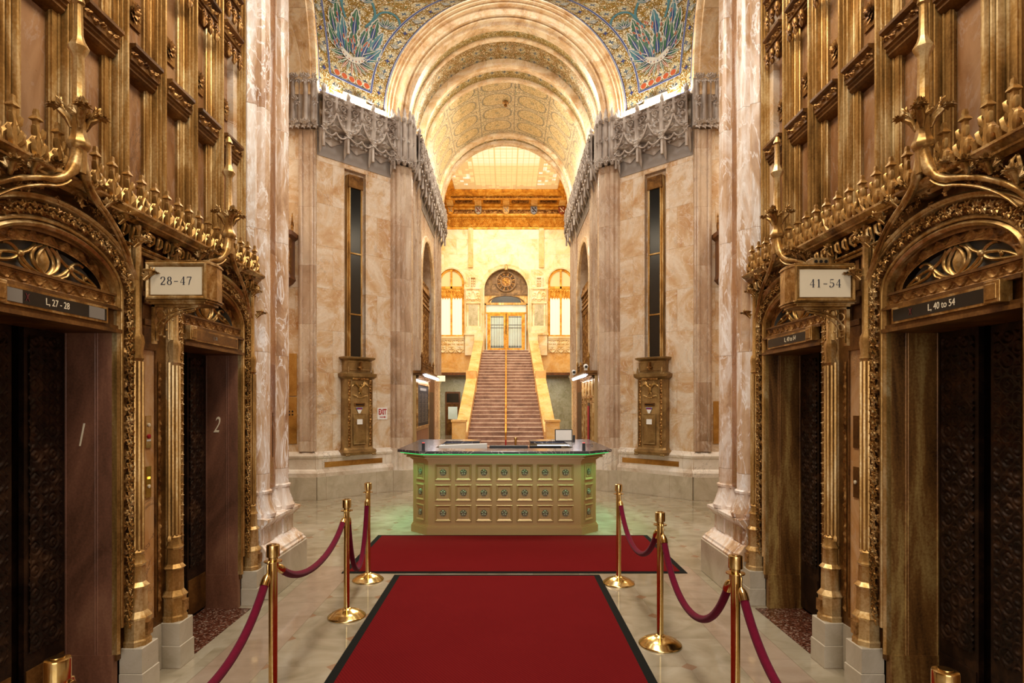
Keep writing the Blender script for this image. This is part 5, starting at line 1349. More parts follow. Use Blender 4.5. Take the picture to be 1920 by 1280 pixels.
vault(2.06, 12.62, 13.0, 'mosaicb', 'ceiling_nave'); vault(2.06, 13.1, 13.85, 'mosaic', 'ceiling_nave'); vault(1.99, 14.1, 14.5, 'mosaicb', 'ceiling_nave'); vault(1.97, 14.62, 17.4, 'mosaicv', 'ceiling_nave')
def rib(y, wd, r, out, lab, mat='archm'):
    t = thing('vault_rib', lab, 'vault rib', (0, y, 0), 0, 'marble ribs of the vault')
    path = [(r, 7.62)] + ell(r, r, Z0, 0, 180, 64) + [(-r, 7.62)]
    k = wd
    prof = [(-.05, 0), (out * .6, 0), (out, k * .12), (out * .8, k * .25), (out, k * .35), (out, k * .65), (out * .8, k * .75), (out, k * .88), (out * .6, k), (-.05, k)]
    MB().sweep(path, prof, y=0).build('moulding', mat, t, 40); return t
rib(12.98, .14, 2.06, .04, 'slim marble rib of the vault nearest the crossing')
rib(13.82, .30, 2.06, .13, 'heavy marble rib a third of the way down the vault')
rib(14.48, .16, 1.99, .06, 'slim marble rib just beyond the heavy rib')
rib(17.38, .30, 1.99, .09, 'marble rib before the far end of the vault')
vault(1.985, 17.66, 17.98, 'mosaicb', 'ceiling_nave')
rib(17.95, .27, 2.0, .10, 'marble arch edge at the far end of the vault')
pl = thing('pendant_hook', 'small bronze ceiling boss hanging from the vault crown', 'ceiling fitting', (0, 15.6, Z0 + 1.97), 0)
MB().lathe([(.0, -.16), (.05, -.13), (.035, -.09), (.09, -.05), (.06, 0)], (0, 0, 0), 12).build('boss', 'carve', pl, 50)
# masonry above and behind the vault
mb = MB()
for a, b in ((-8, -2.03), (2.03, 8)): mb.box(a, b, 17.9, YF, 0, 13)
A = ell(2.03, 2.03, Z0, 180, 0, 32)
mb.add([(x, YF, z) for x, z in A] + [(x, YF, 13) for x, z in A], [(i, i + 33, i + 34, i + 1) for i in range(32)])
mb.build('wall_stair_near', 'marby', kind='structure')  # unseen wall added so world light cannot leak in
MB().box(-8.2, 8.2, 12.9, 18.2, 10.4, 10.5).build('ceiling_void', 'marb', kind='structure')
mb = MB(); A = ell(2.45, 2.45, Z0, 180, 0, 32); mb.add([(x, 12.7, z) for x, z in A] + [(x, 12.7, 12.6) for x, z in A], [(i, i + 1, i + 34, i + 33) for i in range(32)]); mb.box(-8.2, -2.4, 12.9, 13, 7, 12.6); mb.box(2.4, 8.2, 12.9, 13, 7, 12.6); mb.build('wall_nave_upper', 'marb', kind='structure')
# ------------------------------------------------------------------ stair hall
HW = 4.0; Y1 = 31.0
for s in (-1, 1):
    side = 'left' if s < 0 else 'right'
    MB().box(*sorted((s * HW, s * (HW + .3))), YF, 34, 0, 12.6).build('wall_stair_' + side, 'marby', kind='structure')
wf = struct('wall_far', (0, Y1, 0), 0)
mb = MB()
arch_wall(mb, -1.55, 1.55, 4.4, 9.4, 0, 1.17, 7.72, 1.17, 0, None, .55)
for s in (-1, 1):
    arch_wall(mb, *sorted((s * 1.55, s * HW)), 3.41, 9.4, s * 2.87, .67, 8.10, .74, 0, 5.31, .12)
mb.box(-1.55, 1.55, 0.0, .3, 9.4, 11.2); mb.box(-HW, -1.55, 0, .3, 9.4, 11.2); mb.box(1.55, HW, 0, .3, 9.4, 11.2)
mb.build('marble_facing', 'marby', wf)
mb = MB()
for s in (-1, 1):
    mb.box(*sorted((s * 1.55, s * HW)), -.012, .0, 3.41, 4.95)
mb.build('amber_dado', 'marbb', wf)
MB().box(-HW, HW, -.05, 2.6, 3.28, 3.41).build('soffit', 'wood', wf)
mb = MB()
for s in (-1, 1):
    mb.box(*sorted((s * 1.72, s * 1.98)), -.06, 0, 9.0, 10.95)
    mb.box(*sorted((s * 1.72, s * 1.98)), -.09, -.06, 8.9, 9.05)
mb.build('pilaster_strip', 'marbb', wf)
mb = MB()
mb.sweep([(-1.17, 4.56)] + ell(1.17, 1.17, 7.72, 180, 0, 40) + [(1.17, 4.56)], [(-.03, .1), (-.03, -.03), (.03, -.05), (.06, .0), (.12, -.02), (.18, -.05), (.22, -.02), (.22, .05)], y=0)
for s in (-1, 1): mb.sweep(ell(.69, .76, 8.10, 180, 0, 30, s * 2.87), [(-.02, .05), (-.02, -.03), (.05, -.06), (.09, -.02), (.09, .03)], y=0)
mb.build('arch_moulding', 'marby', wf, 40)
# pilasters between door and windows
for s in (-1, 1):
    cx = s * 1.72
    pr = MB()
    for z0_, z1_, w2, d in ((4.3, 5.35, .42, .22), (5.35, 5.45, .48, .28), (5.45, 5.8, .40, .20), (5.8, 7.0, .34, .12), (7.0, 7.1, .40, .18), (7.1, 7.75, .40, .14), (7.75, 7.85, .44, .2), (8.35, 8.42, .20, .14)):
        pr.box(cx - w2, cx + w2, -d, 0, z0_, z1_)
    for q in (-1, 1):
        pr.lathe([(.06, 5.45), (.04, 5.6), (.035, 7.6), (.06, 7.75)], (cx + q * .40, -.12, 0), 8)
    p_ = pr.build('pilaster', 'marby', wf)
    mb = MB(); mb.box(cx - .24, cx + .24, -.13, -.11, 5.85, 6.95); mb.build('veined_panel', 'marbg', wf)
    cvs = [bez((0, 0), (.18, .1), (.18, .3), (0, .55), 8), bez((0, .1), (.25, .1), (.3, .3), (.36, .5), 8), spiral(.2, .35, .1, 1.2, 1), spiral(.25, .12, .08, 1, 0), [(.36, 0), (.36, .62)], [(0, .6), (.36, .6)]]
    hf = curves_hf([[(x, z / .62) for x, z in c] for c in cvs], .76, 1, 1, .03)
    MB().relief([(cx - .38, 7.11), (cx + .38, 7.11)], .62, lambda u, v: hf(u, v), .06, -.15, 40, .02).build('carved_capital', 'marby', wf, 70)
    mb = MB()
    for q in (-1, 1): mb.box(cx + q * .15 - .03, cx + q * .15 + .03, -.14, -.05, 7.85, 8.35)
    for k in range(3):
        for q in (-1, 1): mb.ball((cx + q * .06, -.12, 7.95 + .13 * k), .05, 6, 4)
    mb.build('pierced_box', 'marby', wf, 50)
    # gallery front lace below the windows
    x0, x1 = sorted((s * 2.2, s * 3.98))
    mb = MB(); mb.box(x0, x1, -.14, 0, 5.18, 5.28); mb.box(x0, x1, -.10, 0, 5.10, 5.18); mb.box(x0, x1, -.08, 0, 4.76, 4.82)
    mb.build('sill', 'marby', wf)
    cv = [[(0, .5), (0, 1)], bez((.22, .5), (.2, .8), (.1, .9), (0, .95), 6), spiral(.11, .7, .08, 1.2, 0), spiral(.1, .3, .07, 1, 1), bez((.22, .45), (.15, .1), (.08, .05), (0, .0), 8), [(.22, .0), (.22, 1)], bez((0, .4), (.08, .5), (.15, .45), (.22, .3), 6)]
    h2 = curves_hf(cv, .445, 1, 1, .035)
    MB().relief([(x0, 4.45), (x1, 4.45)], .68, lambda u, v: h2(u, v), .06, -.03, 40, .02).build('lace_carving', 'marby', wf, 70)
# recess under the gallery
mb = MB(); mb.box(-HW, HW, 2.55, 2.7, 0, 3.3); mb.build('recess_wall', 'marbg', wf)
mb = MB()
for s in (-1, 1):
    mb.box(*sorted((s * 3.45, s * 3.7)), .0, .3, 0, 3.28); mb.loft([[(s * (3.3 + a), y, z) for a, z in ((0, 3.28), (.15, 3.28), (.15, 2.7), (.10, 2.9), (.02, 3.15))] for y in (0, .3)])
mb.build('recess_pilaster', 'marbg', wf)
d_ = struct('door_1', (-3.02, Y1 + 2.53, 0), 0)
MB().box(-.42, .42, -.05, 0, 0, 2.45).build('door_frame', 'wood', d_); MB().box(-.34, .34, -.07, -.05, 0, 1.75).build('door_leaf', 'brown', d_); MB().box(-.26, .26, -.075, -.07, .9, 1.6).build('door_glass', 'doorglass', d_); MB().box(-.34, .34, -.06, -.05, 1.85, 2.35).build('transom_glass', 'blackgl', d_)

# windows with tracery
for i, s in enumerate((-1, 1)):
    w_ = struct('window_%d' % (i + 1), (s * 2.87, Y1 + .06, 0), 0)
    mb = MB(); path = [(-.62, 5.31)] + [(-.62, 8.1)] + ell(.62, .69, 8.10, 180, 0, 30)[1:] + [(.62, 5.31)]
    mb.sweep(path, [(-.06, .05), (-.06, -.02), (0, -.04), (.05, -.02), (.05, .05)], y=0)
    mb.box(-.045, .045, -.05, .05, 5.31, 8.78); mb.box(-.62, .62, -.05, .05, 7.80, 7.92); mb.box(-.62, .62, -.04, .05, 5.31, 5.38)
    mb.build('window_frame', 'gcoff', w_, 40)
    for q in (-1, 1):
        MB().box(*sorted((q * .045, q * .58)), .03, .04, 5.38, 7.80).build('pane', 'backlit', w_)
        P = [(q * .045, .03, 7.92), (q * .58, .03, 7.92)] + [(q * x, .03, z) for x, z in ell(.58, .64, 8.10, 0, 86, 10)] + [(q * .045, .03, 8.74)]
        MB().add(P, [tuple(range(len(P))) if q < 0 else tuple(range(len(P)))[::-1]]).build('upper_pane', 'winglow', w_)
        mb = MB()
        for k in range(4):
            cx = q * (.045 + .067 + .134 * k)
            mb.tube([(cx + .055 * cos(a), -.01, 7.65 + .08 * sin(a)) for a in np.linspace(0, 2 * pi, 10)], .018, 5)
            mb.tube([(cx - .065, -.01, 7.25), (cx - .05, -.01, 7.40), (cx, -.01, 7.50), (cx + .05, -.01, 7.40), (cx + .065, -.01, 7.25)], .018, 5)
            mb.tube([(cx, -.01, 7.48), (cx, -.01, 7.78)], .014, 5)
        mb.box(*sorted((q * .045, q * .58)), .0, .02, 7.52, 7.60); mb.box(*sorted((q * .045, q * .58)), .0, .02, 7.72, 7.80); mb.box(*sorted((q * .045, q * .58)), .01, .025, 7.32, 7.78)
        mb.build('tracery_valance', 'gcoff', w_, 50)
# bronze doorway with clock
t = thing('bronze_doorway', 'tall bronze double doors with barred glass at the head of the stairs', 'door', (0, Y1 + .35, 4.56), 0)
mb = MB()
mb.box(-1.17, 1.17, .0, .10, 3.55, 4.6); mb.build('tympanum', 'bronzeclk', t)
mb = MB(); P = ell(1.2, 1.2, 3.16, 0, 180, 30)
mb.add([(0, .02, 3.1)] + [(x, .02, max(z, 3.1)) for x, z in P], [(0, i + 2, i + 1) for i in range(30)])
mb.box(-1.17, 1.17, -.01, .1, 2.95, 3.15); mb.box(-1.17, 1.17, -.03, .05, 3.02, 3.08)
for s in (-1, 1):
    mb.tube([(s * (.78 + .03 * sin(q)), -.01, 3.1 + .12 * q) for q in np.linspace(0, 6, 10)], .03, 6)
    mb.tube([(s * a, .0, b) for a, b in ell(.95, .42, 2.52, 0, 90, 10)], .03, 6)
mb.build('spandrel', 'bronzeclk', t, 50)
mb = MB(); mb.add([(x, .01, z) for x, z in ell(.80, .38, 2.57, 0, 180, 24)], [tuple(range(25))[::-1]]); mb.build('lunette_glass', 'blackgl', t)
mb = MB(); mb.box(-1.17, -1.06, -.06, .08, 0, 2.5); mb.box(1.06, 1.17, -.06, .08, 0, 2.5); mb.box(-1.17, 1.17, -.06, .08, 2.44, 2.56)
mb.box(-1.17, 1.17, .05, .1, 2.5, 3.0); mb.build('outer_frame', 'goldv', t)
mb = MB(); mb.box(-1.06, 1.06, .04, .05, 2.06, 2.44); mb.build('transom_glass', 'doorglass', t)
mb = MB(); mb.box(-1.06, 1.06, -.02, .06, 1.98, 2.06); mb.box(-1.0, -.93, -.02, .06, 0, 2.0); mb.box(.93, 1.0, -.02, .06, 0, 2.0)
mb.build('inner_frame', 'gcoff', t)
for s in (-1, 1):
    MB().box(*sorted((s * 1.0, s * 1.06)), .03, .04, 0, 2.0).build('side_light', 'doorglass', t)
    d = MB().box(*sorted((s * .02, s * .93)), .03, .05, 0, 1.98).build('door_leaf', 'gcoff', t)
    mb = MB(); a, b = sorted((s * .13, s * .82))
    for q0, q1, r0, r1 in ((a - .11, a, 0, 1.98), (b, b + .11, 0, 1.98), (a, b, 0, .16), (a, b, 1.86, 1.98)): mb.box(q0, q1, -.01, .03, r0, r1)
    mb.build('door_stile', 'gcoff', d)
    MB().box(a, b, .02, .028, .16, 1.86).build('door_glass', 'doorglass', d)
    mb = MB()
    for k in range(8):
        x = a + .04 + (b - a - .08) * k / 7; mb.tube([(x, .005, .16), (x, .005, 1.86)], .010, 5)
        mb.lathe([(.02, .22), (.028, .26), (.004, .34)], (x, .0, 0), 5)
    for z in (1.38, 1.22, 1.80, .20): mb.box(a, b, .0, .012, z, z + .02)
    mb.build('bar_grille', 'dark', d, 50)
    mb = MB(); mb.tube([(s * .06, -.05, .85), (s * .06, -.07, .9), (s * .06, -.07, 1.35), (s * .06, -.05, 1.4)], .014, 8); mb.build('door_handle', 'brass', d, 60)
c = thing('wall_clock', 'large round bronze clock above the doors at the stair head', 'clock', (0, Y1 + .30, 8.23), 0)
def ring(mb, r0, r1, y0, y1, n=40):
    prof = [(0, y0), (0, y1), (r1 - r0, y1), (r1 - r0, y0)]
    P = [((r0) * cos(2 * pi * k / n), (r0) * sin(2 * pi * k / n)) for k in range(n)]
    mb.sweep(P, [(-a, b) for a, b in prof], closed=True)
mb = MB(); ring(mb, .47, .55, -.06, .05); ring(mb, .24, .30, -.05, .02); mb.build('ring', 'bronzeclk', c, 40)
mb = MB(); mb.add([(.5 * cos(2 * pi * k / 32), .0, .5 * sin(2 * pi * k / 32)) for k in range(32)], [tuple(range(32))]); mb.build('dial', 'carve', c)
mb = MB()
for k in range(12):
    a = k * pi / 6; ca, sa = cos(a), sin(a); pts = []
    for r_, w_ in ((.32, -.055), (.45, -.075), (.45, .075), (.32, .055)): pts.append((r_ * ca - w_ * sa, -.03, r_ * sa + w_ * ca))
    mb.add(pts, [(0, 1, 2, 3)])
hm = mb.build('hour_plate', 'dark', c)
for k, nm in enumerate(('XII', 'I', 'II', 'III', 'IIII', 'V', 'VI', 'VII', 'VIII', 'IX', 'X', 'XI')):
    a = pi / 2 - k * pi / 6
    text(nm, .10, 'gold', c, (.385 * cos(a), -.035, .385 * sin(a)), (pi / 2, 0, 0), 'numeral', sx=.7).rotation_euler = (pi / 2, pi / 2 - a, 0)
def hand(a, L, w_):
    ca, sa = cos(a), sin(a)
    MB().add([(-w_ * sa - .1 * ca, -.07, w_ * ca - .1 * sa), (w_ * sa - .1 * ca, -.07, -w_ * ca - .1 * sa), (L * ca, -.07, L * sa)], [(0, 1, 2), (2, 1, 0)]).build('clock_hand', 'gcoff', c)
hand(R(128), .30, .03); hand(R(150), .42, .022)
MB().lathe([(.05, 0), (.05, .03), (.02, .04)], (0, 0, 0), 12).build('hub', 'gold', c, 40, loc=(0, -.045, 0)).rotation_euler = (pi / 2, 0, 0)
sp = thing('spotlight', 'small spotlight at the crown of the arch above the clock', 'light', (0, Y1 - .12, 8.93), 0)
MB().lathe([(.03, .12), (.05, .08), (.06, -.08), (.10, -.18), (.09, -.19)], (0, 0, 0), 12).build('housing', 'goldv', sp, 50)

# coffered ceiling and skylight
cc = thing('coffered_ceiling', 'gilded stepped ceiling with coffers framing the skylight', 'ceiling', (0, 0, 0), 0)
YA, YB = YF + .0, Y1
def frames(levels):
    return [[(-HW + e, YA + e, z), (HW - e, YA + e, z), (HW - e, YB - e, z), (-HW + e, YB - e, z)] for e, z in levels]
lv = [(0, 10.90), (.05, 10.92), (.06, 11.0), (.03, 11.02), (.03, 11.5), (.12, 11.55), (.16, 11.60), (.16, 11.66), (.06, 11.68), (.06, 12.02), (.20, 12.06), (.25, 12.12), (.95, 12.24), (.95, 12.14), (1.02, 12.10), (1.10, 12.12), (1.14, 12.24), (1.26, 12.30), (1.30, 12.36), (1.42, 12.40), (1.44, 12.52)]
mb = MB(); mb.loft(frames(lv), cap=False); mb.build('cove_steps', 'gcoff', cc)
def h_lat(u, v):
    a = ((u / .5) % 1) - .5; return np.clip(1 - np.abs((np.abs(a) * 2 - v) * 5 % 1 - .5) * 3, 0, 1)
mb = MB(); mb.relief([(-HW + .05, 11.03), (HW - .05, 11.03)], .45, h_lat, .06, YB - .04, 20, .02); mb.build('lattice_band', 'gcoff', cc, 60)
mb = MB(); mb.relief([(-HW + 1.2, 12.15), (HW - 1.2, 12.15)], .10, h_foliage(.12), .04, YB - 1.14, 10, .02); mb.relief([(-HW + .2, 11.72), (HW - .2, 11.72)], .20, h_foliage(.3), .05, YB - .07, 12, .03); mb.build('foliage_band', 'carve', cc, 60)
for k in range(7):
    x = -4.35 + 1.45 * k
    if abs(x) > 3.9: continue
    mb = MB(); mb.loft([[(x - .17, YB - .2, 12.05), (x + .17, YB - .2, 12.05), (x + .17, YB - .2, 12.14), (x - .17, YB - .2, 12.14)], [(x - .17, YB - 1.0, 12.16), (x + .17, YB - 1.0, 12.16), (x + .17, YB - 1.0, 12.26), (x - .17, YB - 1.0, 12.26)]]); mb.build('beam', 'marbb', cc)
for k in range(6):
    x0 = -4.35 + 1.45 * k + .28; x1 = x0 + .89
    if x0 < -4: x0 = -3.7
    if x1 > 4: x1 = 3.7
    mb = MB(); V = lambda x, q: (x, YB - .38 - .44 * q, 12.13 + .08 * q)
    mb.add([V(x0, 0), V(x1, 0), V(x1, 1), V(x0, 1)], [(0, 1, 2, 3)])
    n_ = 12
    for i in range(n_):
        xx = x0 + (x1 - x0) * (i + .5) / n_; mb.ball((xx, YB - .60, 12.15), .045, 6, 4)
    mb.build('coffer_panel', 'carve', cc, 60)
cols = [('gcoff', 'inwhite'), ('inwhite', 'inred'), ('marbb', 'inwhite'), ('ingrey', 'dark'), ('inred', 'ivory')]
for k in range(5):
    x = -2.9 + 1.45 * k; t = thing('painted_shield', '%s heraldic shield on the ceiling cornice, %s of five from the left' % (('small golden', 'rose and white', 'amber and white', 'blue and white', 'small red and cream')[k], ('first', 'second', 'third', 'fourth', 'fifth')[k]), 'shield', (x, YB - .22, 11.84), 0, 'painted shields of the ceiling')
    sh = [(-.17, .19), (.17, .19), (.17, -.05), (.10, -.17), (0, -.22), (-.10, -.17), (-.17, -.05)]
    mb = MB(); mb.loft([[(a * q, y, b * q) for a, b in sh] for q, y in ((1, .16), (1, -.02), (.8, -.05))]); mb.build('board', cols[k][0], t, 30)
    mb = MB(); mb.tube([(-.10, -.055, .12), (-.02, -.07, .02), (.10, -.055, -.10)], .03, 6); mb.ball((-.05, -.06, -.08), .04, 6, 4); mb.ball((.07, -.06, .10), .04, 6, 4); mb.build('charge', cols[k][1], t, 60)
sk = thing('skylight', 'large leaded glass skylight with white and amber panes', 'skylight', (0, 0, 0), 0)
MB().box(-HW + 1.42, HW - 1.42, YA + 1.42, YB - 1.42, 12.50, 12.53).build('glass', 'sky', sk)
mb = MB()
for x in (-1.5, -.5, .5, 1.5): mb.box(x - .025, x + .025, YA + 1.4, YB - 1.4, 12.47, 12.51)
for k in range(11): mb.box(-2.58, 2.58, YA + 1.9 + .95 * k, YA + 1.92 + .95 * k, 12.485, 12.51)
mb.build('glazing_bar', 'winglow', sk)  # bars share the glowing pane material, so their paleness is emitted
MB().box(-8.2, 8.2, YF, 34, 12.8, 12.9).build('ceiling_stair', 'marby', kind='structure')
MB().box(-8.2, 8.2, 33.9, 34, 0, 13).build('wall_back_far', 'marby', kind='structure')

# staircase
SY0, SY1, NS, RH = 20.5, 31.0, 30, 4.56 / 30
TD = (SY1 - SY0) / NS
st = thing('staircase', 'long brown marble staircase climbing to the bronze doors', 'staircase', (0, SY0, 0), 0)
hwid = lambda y: 1.40 - (1.40 - 1.215) * (y - SY0) / (SY1 - SY0)
for k in range(NS):
    y = TD * k; h_ = hwid(SY0 + y); z = RH * (k + 1)
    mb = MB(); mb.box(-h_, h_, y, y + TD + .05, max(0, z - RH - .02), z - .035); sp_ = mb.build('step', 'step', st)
    MB().box(-h_, h_, y - .035, y + TD + .05, z - .04, z).build('tread', 'steplit', sp_, bevel=.012)
MB().box(-1.3, 1.3, SY1 - SY0, SY1 - SY0 + .9, 4.3, 4.56).build('landing', 'step', st)
for s in (-1, 1):
    side = 'left' if s < 0 else 'right'
    t = thing('stair_balustrade', 'sloping amber marble balustrade on the %s side of the stairs' % side, 'balustrade', (0, SY0, 0), 0, 'marble balustrades of the stairs')
    def seg(mb, y0, y1, add, wi, wo, lo=None):
        z = lambda y: RH * y / TD
        rings = []
        for y in (y0, y1):
            hi = hwid(SY0 + y); a, b = sorted((s * (hi + wi), s * (hi + wo)))
            rings.append([(a, y, 0), (b, y, 0), (b, y, z(y) + add), (a, y, z(y) + add)])
        mb.loft(rings)
    mb = MB(); seg(mb, .2, 5.2, .62, -.0, .34); seg(mb, 5.2, 10.3, .62, -.0, .34); mb.build('wall', 'marbb', t)
    mb = MB()
    for y0, y1 in ((.2, 5.0), (5.5, 10.2)):
        z = lambda y: RH * y / TD; rings = []
        for y in (y0, y1):
            hi = hwid(SY0 + y); a, b = sorted((s * (hi - .05), s * (hi + .40))); rings.append([(a, y, z(y) + .60), (b, y, z(y) + .60), (b, y, z(y) + .72), (a, y, z(y) + .72)])
        mb.loft(rings)
    mb.build('coping', 'marbb', t)
    mb = MB(); a, b = sorted((s * (1.40 - .02), s * (1.40 + .44))); mb.box(a, b, -.32, .22, 0, 1.16); mb.box(a - .03, b + .03, -.35, .25, 1.16, 1.24); mb.box(a + .05, b - .05, -.335, -.32, .15, 1.0); mb.build('pedestal', 'marbb', t, bevel=.01)
    mb = MB(); hi = hwid(SY0 + 5.2); a, b = sorted((s * (hi - .03), s * (hi + .42))); mb.box(a, b, 4.95, 5.55, 1.5, RH * 5.2 / TD + .95); mb.build('mid_newel', 'marbb', t, bevel=.01)
    mb = MB(); hi = 1.22; a, b = sorted((s * (hi - .06), s * (hi + .42))); mb.box(a, b, 9.9, 10.5, 4.0, 5.42); mb.build('top_newel', 'marby', t, bevel=.01)
t = thing('centre_handrail', 'golden handrail running up the middle of the stairs', 'handrail', (0, SY0, 0), 0)
z = lambda y: RH * y / TD
mb = MB(); mb.tube([(0, -.1, .78)] + [(0, y, z(y) + .86) for y in np.linspace(.1, 10.4, 12)] + [(0, 10.5, 5.3)], .035, 8); mb.build('rail', 'gcoff', t, 50)
for k in range(7):
    y = .15 + 1.7 * k
    MB().tube([(0, y, z(y) - .02 if k else 0), (0, y, z(y) + .84)], .022, 8).build('post', 'gcoff', t, 50)
MB().lathe([(.024, .05), (.024, .55)], (0, -.1, 0), 8).build('lower_post', 'red', t, 50)

# ------------------------------------------------------------------ reception desk
dk = thing('reception_desk', 'octagonal gold-painted reception desk with rosette panels and black marble counter', 'desk', (0, 8.17, 0), 0)
FX, CX, DY, DB = 1.055, 1.30, .245, 2.20
def oct_(e):   # e outward offset; footprint of the body
    k = e * .414
    return [(-FX - k, -e), (FX + k, -e), (CX + e, DY - k), (CX + e, DB + e), (-CX - e, DB + e), (-CX - e, DY - k)]
def inner(e):
    return [(-.45, DB - .45), (-.45, DB)]
def ringpoly(e, off):
    o = oct_(e); i = .45
    outer = [o[3][0:2]]
    # C-shape: outer edge clockwise from the back gap round the front, then the inner edge back
    O = [(.43, DB + e), (CX + e, DB + e), (CX + e, DY - e * .414), (FX + e * .414, -e), (-FX - e * .414, -e), (-CX - e, DY - e * .414), (-CX - e, DB + e), (-.43, DB + e)]
    q = off
    I = [(-.43, DB - q), (-CX + q, DB - q), (-CX + q, DY + .15 + q * .3), (-FX + q * .4, q), (FX - q * .4, q), (CX - q, DY + .15 + q * .3), (CX - q, DB - q), (.43, DB - q)]
    return O + I
def ringprism(mb, e, off, z0, z1):
    """C-shaped slab built from eight quads so it triangulates cleanly"""
    P = ringpoly(e, off); n = 8
    O = P[:8]; I = P[8:][::-1]
    V = [(x, y, z0) for x, y in O + I] + [(x, y, z1) for x, y in O + I]; Fs = []
    for k in range(7):
        Fs.append((k, k + 1, 8 + k + 1, 8 + k)); Fs.append((16 + k, 16 + 8 + k, 16 + 8 + k + 1, 16 + k + 1))
        Fs.append((k, 16 + k, 16 + k + 1, k + 1)); Fs.append((8 + k, 8 + k + 1, 24 + k + 1, 24 + k))
    Fs.append((0, 8, 24, 16)); Fs.append((7, 23, 31, 15))
    mb.add(V, Fs)
mb = MB(); ringprism(mb, 0, .12, .12, 1.06); mb.build('body', 'dosk', dk)
mb = MB()
for e, z0_, z1_ in ((.028, 0, .10), (.020, .10, .115), (.010, .115, .13)): ringprism(mb, e, .12, z0_, z1_)
mb.build('base_moulding', 'dosk', dk)
mb = MB()
for e, z0_, z1_ in ((.02, 1.02, 1.035), (.04, 1.035, 1.055), (.09, 1.055, 1.075), (.06, 1.075, 1.09), (.12, 1.09, 1.115), (.10, 1.115, 1.13)): ringprism(mb, e, .14, z0_, z1_)
mb.build('cornice', 'dosk', dk)
mb = MB(); ringprism(mb, .21, .30, 1.13, 1.17); mb.build('countertop', 'desktop', dk, bevel=.006)
mb = MB(); ringprism(mb, -.12, .62, .72, .75); mb.build('work_surface', 'black', dk)
# rosette panels
pm = MB(); w2 = .103
pm.sweep([(-w2, -w2), (w2, -w2), (w2, w2), (-w2, w2)], [(-.010, 0), (-.010, -.010), (-.002, -.016), (.006, -.012), (.020, -.002), (.024, .0)], closed=True)
pm.sweep([(-.064, -.064), (.064, -.064), (.064, .064), (-.064, .064)], [(-.004, 0), (-.004, -.006), (.004, -.006), (.006, 0)], closed=True)
p0 = pm.build('panel', 'dosk', dk, 20)
rm = MB()
for k in range(5):
    a = pi / 2 + k * 2 * pi / 5; rm.ball((.024 * cos(a), -.010, .024 * sin(a)), .018, 8, 5, (1, .6, 1))
    rm.ball((.016 * cos(a + pi / 5), -.013, .016 * sin(a + pi / 5)), .010, 6, 4, (1, .7, 1))
rm.ball((0, -.018, 0), .009, 8, 5)
P = [(.043 * cos(2 * pi * k / 10), .043 * sin(2 * pi * k / 10)) for k in range(10)]
rm.sweep(P, RND(.005, 6), closed=True, y=-.003)
r0 = rm.build('rosette', 'pewter', p0, 60)
first = True
spots = []
for i in range(7):
    for j in range(3): spots.append((-.003 + .282 * (i - 3), -.001, .297 + .281 * j, 0.0, False))
fa_ = math.atan2(DY, CX - FX)
for j in range(3):
    for s in (-1, 1): spots.append((s * (FX + CX) / 2 + s * .001, DY / 2 - .001, .297 + .281 * j, s * fa_, False))
    for q in range(5):
        for s in (-1, 1): spots.append((s * (CX + .001), DY + .25 + .40 * q, .297 + .281 * j, s * pi / 2, False))
for i, (x, y, z_, rz, _) in enumerate(spots):
    p = p0 if i == 0 else dup(p0, parent=dk)
    p.location = (x, y, z_); p.rotation_euler = (0, 0, rz)
    if abs(rz) > .1 and abs(rz) < 1.5: p.scale = (.82, 1, 1)
# green strip lamps below the counter edge, and the task lamps inside the desk
def strip(p, q, nm, mat, z_, power, col, lab, grp, dz=.0):
    o = thing(nm, lab, 'light', (0, 8.17, 0), 0, grp)
    mb = MB(); mb.tube([(p[0], p[1], z_), (q[0], q[1], z_)], .006, 6); mb.build('tube', mat, o)
    L = math.hypot(q[0] - p[0], q[1] - p[1]); l = area(nm, ((p[0] + q[0]) / 2, 8.17 + (p[1] + q[1]) / 2, z_ - .012), (0, 0, math.atan2(q[1] - p[1], q[0] - p[0])), L, .02, power, col, R(105))
M['greenled'] = plain('lit_green_strip', '#40ff90', .5, emit='#30e070', es=1.2)
e = .165
strip((-FX - e * .4, -e), (FX + e * .4, -e), 'green_light_strip', 'greenled', 1.122, 2.0, (.22, 1, .50), 'green light strip under the front edge of the desk counter', 'green strips under the counter')
for s in (-1, 1):
    strip((s * (FX + e * .4), -e), (s * (CX + e), DY - e * .4), 'green_light_strip', 'greenled', 1.122, 1.6, (.22, 1, .50), 'green light strip under the %s angled edge of the counter' % ('left' if s < 0 else 'right'), 'green strips under the counter')
    strip((s * (CX + e), DY), (s * (CX + e), DB), 'green_light_strip', 'greenled', 1.122, 11, (.28, 1, .58), 'green light strip under the %s side of the counter' % ('left' if s < 0 else 'right'), 'green strips under the counter')
    strip((s * .55, DB - .33), (s * 1.05, DB - .33), 'task_lamp', 'task', 1.10, 7, (.85, .93, 1), 'bright task lamp inside the %s rear corner of the desk' % ('left' if s < 0 else 'right'), 'task lamps inside the desk')
